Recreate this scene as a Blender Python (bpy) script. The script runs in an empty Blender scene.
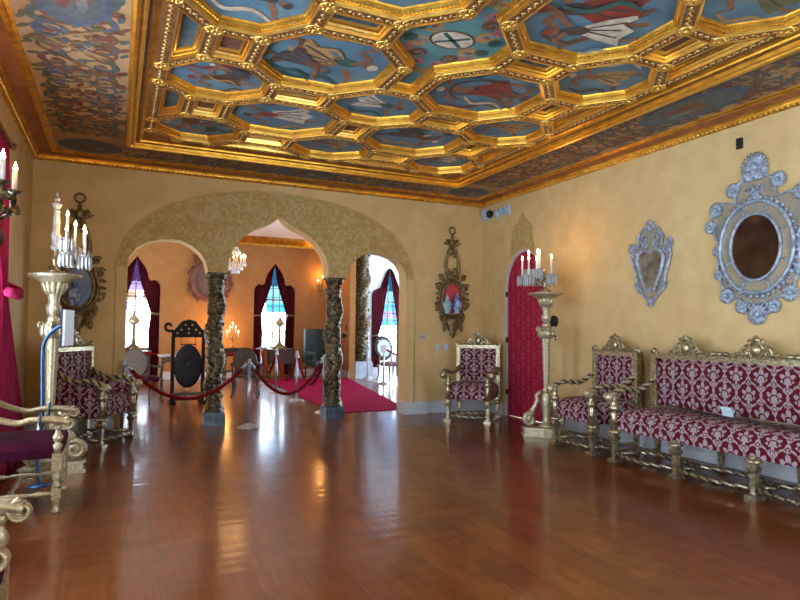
import bpy, math, random
from math import pi, sin, cos, radians
from mathutils import Vector, Matrix
from mathutils.geometry import tessellate_polygon
random.seed(7)
SC = bpy.context.scene
COL = SC.collection

# ------------------------------------------------------------------ materials
def new_mat(name):
    m = bpy.data.materials.new(name); m.use_nodes = True
    nt = m.node_tree; b = nt.nodes['Principled BSDF']
    return m, nt, b
def N(nt, t, **kw):
    n = nt.nodes.new(t)
    for k, v in kw.items(): setattr(n, k, v)
    return n
def MATH(nt, op, a, b=None, c=None):
    n = nt.nodes.new('ShaderNodeMath'); n.operation = op
    for i, v in enumerate((a, b, c)):
        if v is None: continue
        if isinstance(v, (int, float)): n.inputs[i].default_value = v
        else: nt.links.new(v, n.inputs[i])
    return n.outputs[0]
def MIX(nt, f, a, b):
    n = nt.nodes.new('ShaderNodeMix'); n.data_type = 'RGBA'
    for i, v in ((0, f), (6, a), (7, b)):
        if isinstance(v, (int, float)): n.inputs[i].default_value = v
        elif isinstance(v, tuple): n.inputs[i].default_value = (*v[:3], 1)
        else: nt.links.new(v, n.inputs[i])
    return n.outputs[2]
def mat(name, col, rough=.5, metal=0., var=.0, scale=8., col2=None, bump=0., bscale=None, detail=4., **kw):
    m, nt, b = new_mat(name)
    b.inputs['Roughness'].default_value = rough; b.inputs['Metallic'].default_value = metal
    b.inputs['Base Color'].default_value = (*col, 1)
    if var or col2 or bump:
        tc = N(nt, 'ShaderNodeTexCoord')
    if var or col2:
        nz = N(nt, 'ShaderNodeTexNoise'); nz.inputs['Scale'].default_value = scale; nz.inputs['Detail'].default_value = detail
        nt.links.new(tc.outputs['Object'], nz.inputs['Vector'])
        c2 = col2 or tuple(max(0, c * (1 - var)) for c in col)
        r = N(nt, 'ShaderNodeMapRange'); r.inputs[1].default_value = .35; r.inputs[2].default_value = .65
        nt.links.new(nz.outputs['Fac'], r.inputs[0])
        nt.links.new(MIX(nt, r.outputs[0], col, c2), b.inputs['Base Color'])
    if bump:
        n2 = N(nt, 'ShaderNodeTexNoise'); n2.inputs['Scale'].default_value = bscale or scale; n2.inputs['Detail'].default_value = 3
        nt.links.new(tc.outputs['Object'], n2.inputs['Vector'])
        bp = N(nt, 'ShaderNodeBump'); bp.inputs['Strength'].default_value = bump; bp.inputs['Distance'].default_value = .01
        nt.links.new(n2.outputs['Fac'], bp.inputs['Height']); nt.links.new(bp.outputs[0], b.inputs['Normal'])
    for k, v in kw.items():
        b.inputs[k].default_value = v
    return m
def emit(name, col, s):
    m, nt, b = new_mat(name)
    b.inputs['Base Color'].default_value = (*col, 1)
    b.inputs['Emission Color'].default_value = (*col, 1); b.inputs['Emission Strength'].default_value = s
    return m
def plaster(name, c1, c2, c3):
    m, nt, b = new_mat(name); b.inputs['Roughness'].default_value = .75
    tc = N(nt, 'ShaderNodeTexCoord')
    n1 = N(nt, 'ShaderNodeTexNoise'); n1.inputs['Scale'].default_value = 1.1; n1.inputs['Detail'].default_value = 6; n1.inputs['Roughness'].default_value = .62; n1.inputs['Distortion'].default_value = .6
    n2 = N(nt, 'ShaderNodeTexNoise'); n2.inputs['Scale'].default_value = 4.5; n2.inputs['Detail'].default_value = 5
    for n in (n1, n2): nt.links.new(tc.outputs['Object'], n.inputs['Vector'])
    r1 = N(nt, 'ShaderNodeMapRange'); r1.inputs[1].default_value = .38; r1.inputs[2].default_value = .66; nt.links.new(n1.outputs['Fac'], r1.inputs[0])
    r2 = N(nt, 'ShaderNodeMapRange'); r2.inputs[1].default_value = .42; r2.inputs[2].default_value = .75; nt.links.new(n2.outputs['Fac'], r2.inputs[0])
    c = MIX(nt, r1.outputs[0], c1, c2)
    f = MATH(nt, 'MULTIPLY', r2.outputs[0], .5)
    nt.links.new(MIX(nt, f, c, c3), b.inputs['Base Color'])
    bp = N(nt, 'ShaderNodeBump'); bp.inputs['Strength'].default_value = .12; bp.inputs['Distance'].default_value = .01
    nt.links.new(n2.outputs['Fac'], bp.inputs['Height']); nt.links.new(bp.outputs[0], b.inputs['Normal'])
    return m
def damask(name, ground, light, W, Hh, rough=.8):
    m, nt, b = new_mat(name); b.inputs['Roughness'].default_value = rough
    tc = N(nt, 'ShaderNodeTexCoord')
    s = N(nt, 'ShaderNodeSeparateXYZ'); nt.links.new(tc.outputs['Object'], s.inputs[0])
    sn = N(nt, 'ShaderNodeSeparateXYZ'); nt.links.new(tc.outputs['Normal'], sn.inputs[0])
    side = MATH(nt, 'GREATER_THAN', MATH(nt, 'ABSOLUTE', sn.outputs[0]), .7)
    inv = MATH(nt, 'SUBTRACT', 1., side)
    u = MATH(nt, 'ADD', MATH(nt, 'MULTIPLY', s.outputs[0], inv), MATH(nt, 'MULTIPLY', s.outputs[1], side))
    v = MATH(nt, 'ADD', s.outputs[2], MATH(nt, 'MULTIPLY', s.outputs[1], inv))
    u = MATH(nt, 'DIVIDE', u, W); v = MATH(nt, 'DIVIDE', v, Hh)
    V = MATH(nt, 'COSINE', MATH(nt, 'MULTIPLY', v, 2 * pi))
    q = MATH(nt, 'MULTIPLY', V, .25)
    def fr(x): return MATH(nt, 'ABSOLUTE', MATH(nt, 'SUBTRACT', MATH(nt, 'FRACT', x), .5))
    d1 = fr(MATH(nt, 'ADD', MATH(nt, 'SUBTRACT', u, q), 10.5))
    d2 = fr(MATH(nt, 'ADD', MATH(nt, 'ADD', u, q), 10.0))
    d = MATH(nt, 'MINIMUM', d1, d2)
    line = MATH(nt, 'LESS_THAN', d, MATH(nt, 'MULTIPLY_ADD', MATH(nt, 'COSINE', MATH(nt, 'MULTIPLY', v, 14 * pi)), .022, .040))
    out = line
    asp = Hh / W
    wob = N(nt, 'ShaderNodeTexNoise'); wob.inputs['Scale'].default_value = 16; wob.inputs['Detail'].default_value = 1; nt.links.new(tc.outputs['Object'], wob.inputs['Vector'])
    wv = MATH(nt, 'MULTIPLY', MATH(nt, 'SUBTRACT', wob.outputs['Fac'], .5), .10)
    def motif(uo, vo):
        du = MATH(nt, 'ADD', fr(MATH(nt, 'ADD', u, uo)), wv); dv = MATH(nt, 'MULTIPLY', MATH(nt, 'SUBTRACT', MATH(nt, 'FRACT', MATH(nt, 'ADD', v, vo)), .5), asp)
        r = None
        for (cy, R, k, sg, hole) in ((-.10, .40, 3.5, 1, .10), (-.16, .20, 2.5, -1, 0), (.36, .16, 2.5, 1, .04), (-.46, .20, 2.5, 1, .05)):
            dy = MATH(nt, 'MULTIPLY', MATH(nt, 'SUBTRACT', dv, cy), sg)
            dd = MATH(nt, 'SQRT', MATH(nt, 'ADD', MATH(nt, 'MULTIPLY', du, du), MATH(nt, 'MULTIPLY', dy, dy)))
            an = MATH(nt, 'ARCTAN2', du, dy)                      # 0 points up
            pet = MATH(nt, 'ABSOLUTE', MATH(nt, 'COSINE', MATH(nt, 'MULTIPLY', an, k)))
            lim = MATH(nt, 'MULTIPLY', MATH(nt, 'MULTIPLY_ADD', MATH(nt, 'POWER', pet, .6), .75, .25), R)
            lim = MATH(nt, 'MULTIPLY', lim, MATH(nt, 'MULTIPLY_ADD', MATH(nt, 'COSINE', an), .30, .70))
            h = MATH(nt, 'LESS_THAN', dd, lim)
            if hole:
                rim = MATH(nt, 'GREATER_THAN', MATH(nt, 'ABSOLUTE', MATH(nt, 'SUBTRACT', dd, hole * 1.5)), hole * .28)
                h = MATH(nt, 'MULTIPLY', h, rim)
            r = h if r is None else MATH(nt, 'MAXIMUM', r, h)
        return r
    out = MATH(nt, 'MAXIMUM', out, motif(10.25, 10.0)); out = MATH(nt, 'MAXIMUM', out, motif(10.75, 10.5))
    nz = N(nt, 'ShaderNodeTexNoise'); nz.inputs['Scale'].default_value = 45; nt.links.new(tc.outputs['Object'], nz.inputs['Vector'])
    fac = MATH(nt, 'MULTIPLY', out, MATH(nt, 'MULTIPLY_ADD', nz.outputs['Fac'], .7, .5))
    n3 = N(nt, 'ShaderNodeTexNoise'); n3.inputs['Scale'].default_value = 5; nt.links.new(tc.outputs['Object'], n3.inputs['Vector'])
    g = MIX(nt, n3.outputs['Fac'], ground, tuple(c * .6 for c in ground))
    nt.links.new(MIX(nt, fac, g, light), b.inputs['Base Color'])
    b.inputs['Specular IOR Level'].default_value = .25
    return m
def floor_mat(name, cols, pw=.25, pl=2.6, rough=(.28, .36)):
    m, nt, b = new_mat(name)
    tc = N(nt, 'ShaderNodeTexCoord'); s = N(nt, 'ShaderNodeSeparateXYZ'); nt.links.new(tc.outputs['Object'], s.inputs[0])
    xi = MATH(nt, 'DIVIDE', s.outputs[0], pw); ix = MATH(nt, 'FLOOR', xi)
    wn = N(nt, 'ShaderNodeTexWhiteNoise', noise_dimensions='1D'); nt.links.new(ix, wn.inputs['W'])
    yo = MATH(nt, 'DIVIDE', MATH(nt, 'MULTIPLY_ADD', wn.outputs['Value'], 7., s.outputs[1]), pl); iy = MATH(nt, 'FLOOR', yo)
    w2 = N(nt, 'ShaderNodeTexWhiteNoise', noise_dimensions='2D'); cb = N(nt, 'ShaderNodeCombineXYZ')
    nt.links.new(ix, cb.inputs[0]); nt.links.new(iy, cb.inputs[1]); nt.links.new(cb.outputs[0], w2.inputs['Vector'])
    mp = N(nt, 'ShaderNodeMapping'); mp.inputs['Scale'].default_value = (14, 1.6, 1); nt.links.new(tc.outputs['Object'], mp.inputs[0])
    off = N(nt, 'ShaderNodeVectorMath', operation='ADD'); nt.links.new(mp.outputs[0], off.inputs[0]); nt.links.new(w2.outputs['Color'], off.inputs[1])
    g = N(nt, 'ShaderNodeTexNoise'); g.inputs['Scale'].default_value = 2.2; g.inputs['Detail'].default_value = 3; g.inputs['Distortion'].default_value = .5; nt.links.new(off.outputs[0], g.inputs['Vector'])
    blot = N(nt, 'ShaderNodeTexNoise'); blot.inputs['Scale'].default_value = 3.2; blot.inputs['Detail'].default_value = 4; nt.links.new(tc.outputs['Object'], blot.inputs['Vector'])
    c = MIX(nt, w2.outputs['Value'], cols[0], cols[1])
    gr = N(nt, 'ShaderNodeMapRange'); gr.inputs[1].default_value = .35; gr.inputs[2].default_value = .7; nt.links.new(g.outputs['Fac'], gr.inputs[0])
    c = MIX(nt, MATH(nt, 'MULTIPLY', gr.outputs[0], .55), c, cols[2])
    br = N(nt, 'ShaderNodeMapRange'); br.inputs[1].default_value = .5; br.inputs[2].default_value = .75; nt.links.new(blot.outputs['Fac'], br.inputs[0])
    c = MIX(nt, MATH(nt, 'MULTIPLY', br.outputs[0], .5), c, cols[2])
    ex = MATH(nt, 'LESS_THAN', MATH(nt, 'FRACT', xi), .014); ey = MATH(nt, 'LESS_THAN', MATH(nt, 'FRACT', yo), .0016)
    e = MATH(nt, 'MAXIMUM', ex, ey)
    c = MIX(nt, MATH(nt, 'MULTIPLY', e, .75), c, (.02, .008, .004))
    nt.links.new(c, b.inputs['Base Color'])
    rr = MATH(nt, 'MAXIMUM', MATH(nt, 'MULTIPLY_ADD', blot.outputs['Fac'], rough[1] - rough[0], rough[0]), .282); nt.links.new(rr, b.inputs['Roughness'])
    rip = N(nt, 'ShaderNodeTexNoise'); mp2 = N(nt, 'ShaderNodeMapping'); mp2.inputs['Scale'].default_value = (1.6, 9, 1); nt.links.new(tc.outputs['Object'], mp2.inputs[0]); nt.links.new(mp2.outputs[0], rip.inputs['Vector'])
    rip.inputs['Scale'].default_value = 1.0; rip.inputs['Detail'].default_value = 0
    hh = MATH(nt, 'SUBTRACT', MATH(nt, 'MULTIPLY', rip.outputs['Fac'], 1.), MATH(nt, 'MULTIPLY', e, .06))
    bp = N(nt, 'ShaderNodeBump'); bp.inputs['Strength'].default_value = .26; bp.inputs['Distance'].default_value = .01
    nt.links.new(hh, bp.inputs['Height']); nt.links.new(bp.outputs[0], b.inputs['Normal'])
    b.inputs['Specular IOR Level'].default_value = .12; b.inputs['Coat Weight'].default_value = .55; b.inputs['Coat Roughness'].default_value = .13; b.inputs['Coat IOR'].default_value = 1.42; nt.links.new(bp.outputs[0], b.inputs['Coat Normal'])
    return m
def relief(name, a, c):
    m, nt, b = new_mat(name); b.inputs['Roughness'].default_value = .62
    tc = N(nt, 'ShaderNodeTexCoord')
    w = N(nt, 'ShaderNodeTexNoise'); w.inputs['Scale'].default_value = 6; w.inputs['Detail'].default_value = 1; nt.links.new(tc.outputs['Object'], w.inputs['Vector'])
    vm = N(nt, 'ShaderNodeVectorMath', operation='MULTIPLY_ADD'); nt.links.new(w.outputs['Color'], vm.inputs[0]); vm.inputs[1].default_value = (.5,) * 3; nt.links.new(tc.outputs['Object'], vm.inputs[2])
    wv = N(nt, 'ShaderNodeTexWave', wave_type='RINGS', rings_direction='SPHERICAL'); wv.inputs['Scale'].default_value = 2.2; wv.inputs['Distortion'].default_value = 14; wv.inputs['Detail'].default_value = 2; wv.inputs['Detail Scale'].default_value = 1.6
    nt.links.new(vm.outputs[0], wv.inputs['Vector'])
    n2 = N(nt, 'ShaderNodeTexNoise'); n2.inputs['Scale'].default_value = 13; n2.inputs['Detail'].default_value = 4; n2.inputs['Distortion'].default_value = 2.5; nt.links.new(tc.outputs['Object'], n2.inputs['Vector'])
    f = MATH(nt, 'ADD', MATH(nt, 'MULTIPLY', wv.outputs['Fac'], .45), MATH(nt, 'MULTIPLY', n2.outputs['Fac'], .6))
    r = N(nt, 'ShaderNodeMapRange'); r.inputs[1].default_value = .32; r.inputs[2].default_value = .78; nt.links.new(f, r.inputs[0])
    nt.links.new(MIX(nt, r.outputs[0], c, a), b.inputs['Base Color'])
    bp = N(nt, 'ShaderNodeBump'); bp.inputs['Strength'].default_value = .6; bp.inputs['Distance'].default_value = .012
    nt.links.new(f, bp.inputs['Height']); nt.links.new(bp.outputs[0], b.inputs['Normal'])
    return m
def glass_pane(name, col, rough=.05):
    m, nt, b = new_mat(name); nt.nodes.remove(b)
    t = N(nt, 'ShaderNodeBsdfTransparent'); t.inputs[0].default_value = (*col, 1)
    g = N(nt, 'ShaderNodeBsdfGlossy'); g.inputs['Roughness'].default_value = rough; g.inputs[0].default_value = (.9, .9, .9, 1)
    mx = N(nt, 'ShaderNodeMixShader'); mx.inputs[0].default_value = .08
    nt.links.new(t.outputs[0], mx.inputs[1]); nt.links.new(g.outputs[0], mx.inputs[2])
    nt.links.new(mx.outputs[0], nt.nodes['Material Output'].inputs[0])
    return m
M = {}
M['plaster'] = plaster('golden_plaster', (.70, .49, .215), (.77, .57, .27), (.57, .375, .15))
M['plaster_far'] = plaster('lamplit_plaster', (.37, .165, .042), (.42, .20, .058), (.29, .12, .025))  # orange glow of the far room's lamps put into the plaster colour
M['white_plaster'] = plaster('white_plaster', (.72, .72, .74), (.78, .78, .80), (.66, .66, .70))
M['ceil_far'] = plaster('pale_ceiling_plaster', (.80, .72, .60), (.84, .77, .66), (.74, .64, .5))
M['relief'] = relief('gilt_relief_plaster', (.56, .44, .21), (.47, .31, .085))
M['floor'] = floor_mat('polished_hardwood', ((.215, .056, .012), (.140, .031, .007), (.070, .014, .004)))
M['white_paint'] = mat('white_paint', (.62, .64, .68), .4, var=.08, scale=3)
M['gold'] = mat('gold_leaf', (.90, .49, .06), .32, .9, col2=(.58, .27, .03), scale=9, bump=.25, bscale=60)
M['gold_bright'] = mat('bright_gold_leaf', (.95, .68, .20), .28, .9, col2=(.80, .50, .12), scale=14, bump=.15, bscale=50)
M['gold_pale'] = mat('pale_gold_leaf', (.76, .55, .23), .35, .85, var=.2, scale=14)
M['gold_dark'] = mat('red_gold_ground', (.40, .20, .07), .45, .6, col2=(.22, .095, .04), scale=22, bump=.5, bscale=70)
M['cornice_band'] = mat('cornice_band_redbrown', (.42, .15, .05), .5, .25, col2=(.26, .085, .03), scale=7)
M['gilt_wood'] = mat('aged_gilt_wood', (.57, .49, .31), .30, .82, col2=(.24, .195, .12), scale=34, bump=.3, bscale=80)
M['gilt_dark'] = mat('dark_bronze_gilt', (.36, .26, .12), .42, .7, col2=(.10, .075, .045), scale=30, bump=.8, bscale=60)
M['gilt_shade'] = mat('gilt_groove_shade', (.07, .055, .035), .5, .5)  # shade between the rope strands, painted as dark stripes
M['gilt_pale'] = mat('pale_gilt', (.66, .57, .38), .38, .55, col2=(.40, .33, .20), scale=50, bump=.25, bscale=90)
M['column'] = mat('dark_gilded_carving', (.20, .155, .08), .36, .7, col2=(.012, .011, .010), scale=24, bump=1., bscale=38)
M['plinth'] = mat('blue_grey_marble', (.10, .15, .21), .3, col2=(.04, .055, .08), scale=9)
M['plinth_pale'] = mat('pale_marble', (.55, .60, .68), .3, col2=(.40, .45, .55), scale=7)
M['damask'] = damask('burgundy_damask', (.125, .003, .012), (.42, .33, .36), .25, .36)
M['damask_red'] = damask('crimson_damask', (.40, .008, .04), (.52, .045, .09), .27, .40, .6)
M['damask_brown'] = damask('brown_damask', (.10, .07, .05), (.33, .27, .2), .2, .3)
M['velvet'] = mat('plum_velvet', (.075, .006, .032), .9, var=.3, scale=12, **{'Specular IOR Level': .15})
M['velvet_red'] = mat('red_rope_velvet', (.22, .004, .010), .85, var=.35, scale=30, **{'Specular IOR Level': .1})
M['curtain'] = mat('crimson_curtain', (.095, .006, .014), .85, var=.45, scale=6, **{'Specular IOR Level': .15})
M['curtain_pink'] = mat('raspberry_curtain', (.48, .016, .10), .8, var=.4, scale=5, **{'Specular IOR Level': .2})
M['carpet'] = mat('magenta_carpet', (.33, .002, .055), 1., col2=(.22, .001, .035), scale=60, bump=.3, bscale=220, **{'Specular IOR Level': .05})
M['black'] = mat('black_lacquer', (.005, .004, .004), .55, var=.3, **{'Specular IOR Level': .2})
M['black_plastic'] = mat('black_plastic', (.012, .012, .014), .5)
M['dark_wood'] = mat('dark_walnut', (.055, .024, .013), .38, col2=(.025, .011, .007), scale=18)
M['leather'] = mat('dark_leather', (.006, .007, .014), .45, var=.4, scale=7, **{'Specular IOR Level': .25})
M['cane'] = mat('cane_back', (.10, .065, .045), .7, col2=(.05, .03, .022), scale=40)
M['green'] = mat('bottle_green_leather', (.014, .027, .018), .5, col2=(.008, .016, .011), scale=9)
M['steel'] = mat('brushed_steel', (.38, .48, .62), .3, .75)
M['steel_base'] = mat('tarnished_steel', (.50, .50, .50), .35, .8, col2=(.30, .28, .26), scale=18)
M['tube'] = mat('blue_painted_steel', (.03, .09, .20), .35, .5)
M['panel_white'] = mat('white_panel', (.75, .78, .82), .4)
M['card'] = mat('pale_blue_card', (.62, .74, .82), .5)
M['mirror_frame'] = mat('blue_grey_etched_glass', (.22, .28, .38), .3, .25, col2=(.50, .58, .70), scale=24, bump=.5, bscale=45)
M['mirror_strip'] = mat('wall_reflection_strip', (.60, .52, .34), .2, .45, col2=(.42, .44, .40), scale=9)  # yellow of the reflected wall put into the strip colour
M['mirror'] = mat('foxed_mirror', (.30, .22, .16), .08, .9, col2=(.17, .105, .075), scale=5)
M['mirror2'] = mat('foxed_mirror_pale', (.40, .44, .42), .2, .6, col2=(.20, .15, .10), scale=9)
M['crystal'] = mat('cut_crystal', (.80, .87, .93), .08, 0., **{'Transmission Weight': .45, 'IOR': 1.5})
M['candle'] = mat('candle_sleeve', (.82, .84, .84), .5)
M['flame'] = emit('lit_bulb', (1., .66, .28), 38.)
M['porcelain'] = mat('blue_white_porcelain', (.50, .62, .80), .15, col2=(.03, .10, .42), scale=20, detail=1.5)
M['porcelain_teal'] = mat('teal_porcelain', (.20, .42, .48), .18, col2=(.42, .58, .62), scale=22)
M['blue_plate'] = mat('blue_back_panel', (.16, .30, .50), .3, col2=(.09, .18, .36), scale=10)
M['pink_velvet'] = mat('rose_velvet', (.62, .07, .085), .8)
M['marble'] = mat('white_marble', (.78, .80, .84), .2, col2=(.62, .64, .70), scale=6)
M['plate'] = mat('steel_switch_plate', (.62, .58, .48), .4, .3)
M['ltblue'] = mat('pale_blue_plastic', (.45, .62, .86), .4)
M['lead'] = mat('window_lead', (.16, .14, .13), .5)
M['win_frame'] = mat('window_timber', (.45, .36, .27), .5)
M['pane'] = glass_pane('clear_pane', (.94, .96, .99))
M['pane_blue'] = glass_pane('blue_pane', (.012, .07, .16))
M['pane_teal'] = glass_pane('teal_pane', (.04, .11, .15))
M['pane_violet'] = glass_pane('violet_pane', (.06, .04, .11))
M['pane_amber'] = glass_pane('amber_pane', (.16, .07, .045))
M['cartouche'] = mat('carved_cartouche', (.24, .085, .05), .45, col2=(.12, .04, .03), scale=11, bump=.5, bscale=30)
M['cart_panel'] = mat('smoky_painted_panel', (.10, .075, .072), .7, col2=(.17, .085, .06), scale=4)
M['canvas'] = mat('blue_painted_canvas', (.12, .245, .325), .55, col2=(.07, .16, .235), scale=4)
M['canvas_teal'] = mat('teal_painted_canvas', (.07, .20, .22), .55, col2=(.10, .27, .28), scale=6)
M['coffer'] = mat('coffer_inset_red', (.22, .08, .05), .6, col2=(.10, .05, .04), scale=20)
M['coffer_blue'] = mat('coffer_inset_slate', (.07, .12, .15), .6, col2=(.04, .06, .08), scale=20)
M['frieze'] = mat('painted_frieze_ground', (.46, .30, .15), .65, col2=(.33, .20, .10), scale=3.2)
for k, c in dict(p_skin=(.28, .135, .075), p_pale=(.62, .50, .36), p_red=(.30, .045, .035), p_dark=(.075, .055, .055), p_teal=(.035, .12, .11),
                 p_ochre=(.46, .28, .11), p_cream=(.66, .60, .48), p_brown=(.17, .075, .045), p_slate=(.10, .13, .17), p_green=(.13, .155, .065),
                 p_blue=(.07, .12, .30), p_pink=(.48, .17, .20), p_sky=(.24, .38, .48), f_slate=(.10, .13, .15), f_red=(.20, .065, .05), f_blue=(.085, .115, .19), f_green=(.13, .135, .065),
                 f_brown=(.19, .10, .055), f_pale=(.20, .22, .24), f_ochre=(.36, .21, .09), f_teal=(.075, .13, .125)).items():
    M[k] = mat('paint_' + k[2:], c, .62, var=.35, scale=16)

# ------------------------------------------------------------------ mesh builder
class MB:
    def __init__(s): s.v = []; s.f = []; s.m = []; s.sm = []
    def add(s, vs, fs, m=0, smooth=True):
        b = len(s.v); s.v += [tuple(p) for p in vs]
        for f in fs: s.f.append([b + i for i in f]); s.m.append(m); s.sm.append(smooth)
        return s
    def box(s, x0, x1, y0, y1, z0, z1, m=0):
        v = [(x, y, z) for z in (z0, z1) for y in (y0, y1) for x in (x0, x1)]
        return s.add(v, [(0, 2, 3, 1), (4, 5, 7, 6), (0, 1, 5, 4), (2, 6, 7, 3), (0, 4, 6, 2), (1, 3, 7, 5)], m, False)
    def obox(s, c, ax, ay, az, m=0):      # centre and three half-axis vectors
        c, ax, ay, az = map(Vector, (c, ax, ay, az))
        v = [c + ax * i + ay * j + az * k for k in (-1, 1) for j in (-1, 1) for i in (-1, 1)]
        return s.add(v, [(0, 2, 3, 1), (4, 5, 7, 6), (0, 1, 5, 4), (2, 6, 7, 3), (0, 4, 6, 2), (1, 3, 7, 5)], m, False)
    def lathe(s, prof, c=(0, 0, 0), n=16, m=0, sq=(1, 1), flute=0, fa=.08, smooth=True, rot=0, axis=None):
        v = []; f = []
        for (r, z) in prof:
            for i in range(n):
                a = 2 * pi * i / n + rot
                k = r * (1 + (fa * cos(flute * a) if flute else 0))
                p = Vector((k * cos(a) * sq[0], k * sin(a) * sq[1], z))
                if axis is not None: p = axis @ p
                v.append((p.x + c[0], p.y + c[1], p.z + c[2]))
        for j in range(len(prof) - 1):
            for i in range(n):
                k = (i + 1) % n; f.append((j * n + i, j * n + k, (j + 1) * n + k, (j + 1) * n + i))
        f.append(tuple(range(n - 1, -1, -1))); f.append(tuple((len(prof) - 1) * n + i for i in range(n)))
        return s.add(v, f, m, smooth)
    def tube(s, pts, r, n=8, m=0, lobes=0, twist=0., amp=.25, flat=1., smooth=True, groove=None):
        P = [Vector(p) for p in pts]; L = len(P); v = []; f = []
        up = None; ln = 0.; lens = []
        for j in range(L):
            t = (P[min(j + 1, L - 1)] - P[max(j - 1, 0)])
            if t.length < 1e-9: t = Vector((0, 0, 1))
            t.normalize()
            if j: ln += (P[j] - P[j - 1]).length
            lens.append(ln)
            if up is None:
                up = Vector((0, 0, 1)) if abs(t.z) < .9 else Vector((1, 0, 0))
            up = (up - t * up.dot(t))
            if up.length < 1e-6: up = t.orthogonal()
            up.normalize(); sd = t.cross(up)
            rr = r[j] if isinstance(r, (list, tuple)) else r
            for i in range(n):
                a = 2 * pi * i / n
                k = rr * (1 + (amp * cos(lobes * a + twist * ln) if lobes else 0))
                v.append(P[j] + up * (k * sin(a)) + sd * (k * cos(a) * flat))
        for j in range(L - 1):
            for i in range(n):
                k = (i + 1) % n; f.append((j * n + i, j * n + k, (j + 1) * n + k, (j + 1) * n + i))
        f.append(tuple(range(n - 1, -1, -1))); f.append(tuple((L - 1) * n + i for i in range(n)))
        s.add(v, f, m, smooth)
        if groove is not None:
            k0 = len(s.m) - len(f)
            for j in range(L - 1):
                for i in range(n):
                    if cos(lobes * 2 * pi * (i + .5) / n + twist * (lens[j] + lens[j + 1]) / 2) < -.25: s.m[k0 + j * n + i] = groove
        return s
    def ell(s, c, r, n=10, k=6, m=0, R=None):
        if isinstance(r, (int, float)): r = (r, r, r)
        v = []; f = []
        for j in range(k + 1):
            t = pi * j / k - pi / 2; q = max(cos(t), .02)
            for i in range(n):
                a = 2 * pi * i / n
                p = Vector((r[0] * q * cos(a), r[1] * q * sin(a), r[2] * sin(t)))
                if R is not None: p = R @ p
                v.append(p + Vector(c))
        for j in range(k):
            for i in range(n):
                h = (i + 1) % n; f.append((j * n + i, j * n + h, (j + 1) * n + h, (j + 1) * n + i))
        f.append(tuple(range(n - 1, -1, -1))); f.append(tuple(k * n + i for i in range(n)))
        return s.add(v, f, m, True)
    def prism(s, poly, fn, w0, w1, m=0, holes=(), msides=None, smooth=False):
        loops = [list(poly)] + [list(h) for h in holes]
        flat = [p for l in loops for p in l]
        tris = tessellate_polygon([[Vector((p[0], p[1], 0)) for p in l] for l in loops])
        n = len(flat)
        v = [fn(p[0], p[1], w0) for p in flat] + [fn(p[0], p[1], w1) for p in flat]
        f = [tuple(t) for t in tris] + [tuple(n + i for i in reversed(t)) for t in tris]
        s.add(v, f, m, False)
        b = 0; fs = []
        for l in loops:
            k = len(l)
            for i in range(k):
                j = (i + 1) % k; fs.append((b + i, b + j, n + b + j, n + b + i))
            b += k
        return s.add(v, fs, m if msides is None else msides, smooth)
    def ring(s, polys, m=None, closed=True, smooth=False):    # successive closed loops of equal length
        n = len(polys[0]); v = [p for q in polys for p in q]
        for j in range(len(polys) - 1):
            fs = []
            for i in range(n if closed else n - 1):
                k = (i + 1) % n; fs.append((j * n + i, j * n + k, (j + 1) * n + k, (j + 1) * n + i))
            mm = m[j] if isinstance(m, (list, tuple)) else (m or 0)
            s.add([polys[j][i] for i in range(n)] + [polys[j + 1][i] for i in range(n)],
                  [(i, (i + 1) % n, n + (i + 1) % n, n + i) for i in range(n if closed else n - 1)], mm, smooth)
        return s
    def ribbon(s, pts, w, fn, m=0):       # flat ribbon in a plane, fn(u, v) -> xyz
        L = len(pts); v = []
        for j in range(L):
            a = pts[max(j - 1, 0)]; b = pts[min(j + 1, L - 1)]
            tx, ty = b[0] - a[0], b[1] - a[1]; q = math.hypot(tx, ty) or 1
            ww = w[j] if isinstance(w, (list, tuple)) else w
            nx, ny = -ty / q * ww, tx / q * ww
            v += [fn(pts[j][0] + nx, pts[j][1] + ny), fn(pts[j][0] - nx, pts[j][1] - ny)]
        return s.add(v, [(2 * j, 2 * j + 1, 2 * j + 3, 2 * j + 2) for j in range(L - 1)], m, False)
    def disc(s, c, rx, ry, fn, m=0, n=14, rot=0):
        v = []
        for i in range(n):
            a = 2 * pi * i / n; x, y = rx * cos(a), ry * sin(a)
            v.append(fn(c[0] + x * cos(rot) - y * sin(rot), c[1] + x * sin(rot) + y * cos(rot)))
        return s.add(v, [tuple(range(n))], m, False)
    def build(s, name, mats, parent=None, xf=None, recalc=True):
        me = bpy.data.meshes.new(name)
        me.from_pydata([tuple(p) for p in s.v], [], s.f)
        if not isinstance(mats, (list, tuple)): mats = [mats]
        for q in mats: me.materials.append(M[q] if isinstance(q, str) else q)
        me.polygons.foreach_set('material_index', s.m); me.polygons.foreach_set('use_smooth', s.sm)
        if recalc:
            import bmesh
            bm = bmesh.new(); bm.from_mesh(me); bmesh.ops.recalc_face_normals(bm, faces=bm.faces); bm.to_mesh(me); bm.free()
        me.update()
        o = bpy.data.objects.new(name, me); COL.objects.link(o)
        if parent is not None: o.parent = parent
        if xf is not None: o.matrix_basis = xf
        return o
def tag(o, label, cat, group=None, kind=None):
    o['label'] = label; o['category'] = cat
    if group: o['group'] = group
    if kind: o['kind'] = kind
    return o
def thing(name, label, cat, loc=(0, 0, 0), rz=0., group=None):
    o = bpy.data.objects.new(name, None); COL.objects.link(o); o.empty_display_size = .1
    o.location = loc; o.rotation_euler = (0, 0, rz)
    return tag(o, label, cat, group)
def struct(o, label=None):
    o['kind'] = 'structure'
    if label: o['label'] = label
    return o
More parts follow.
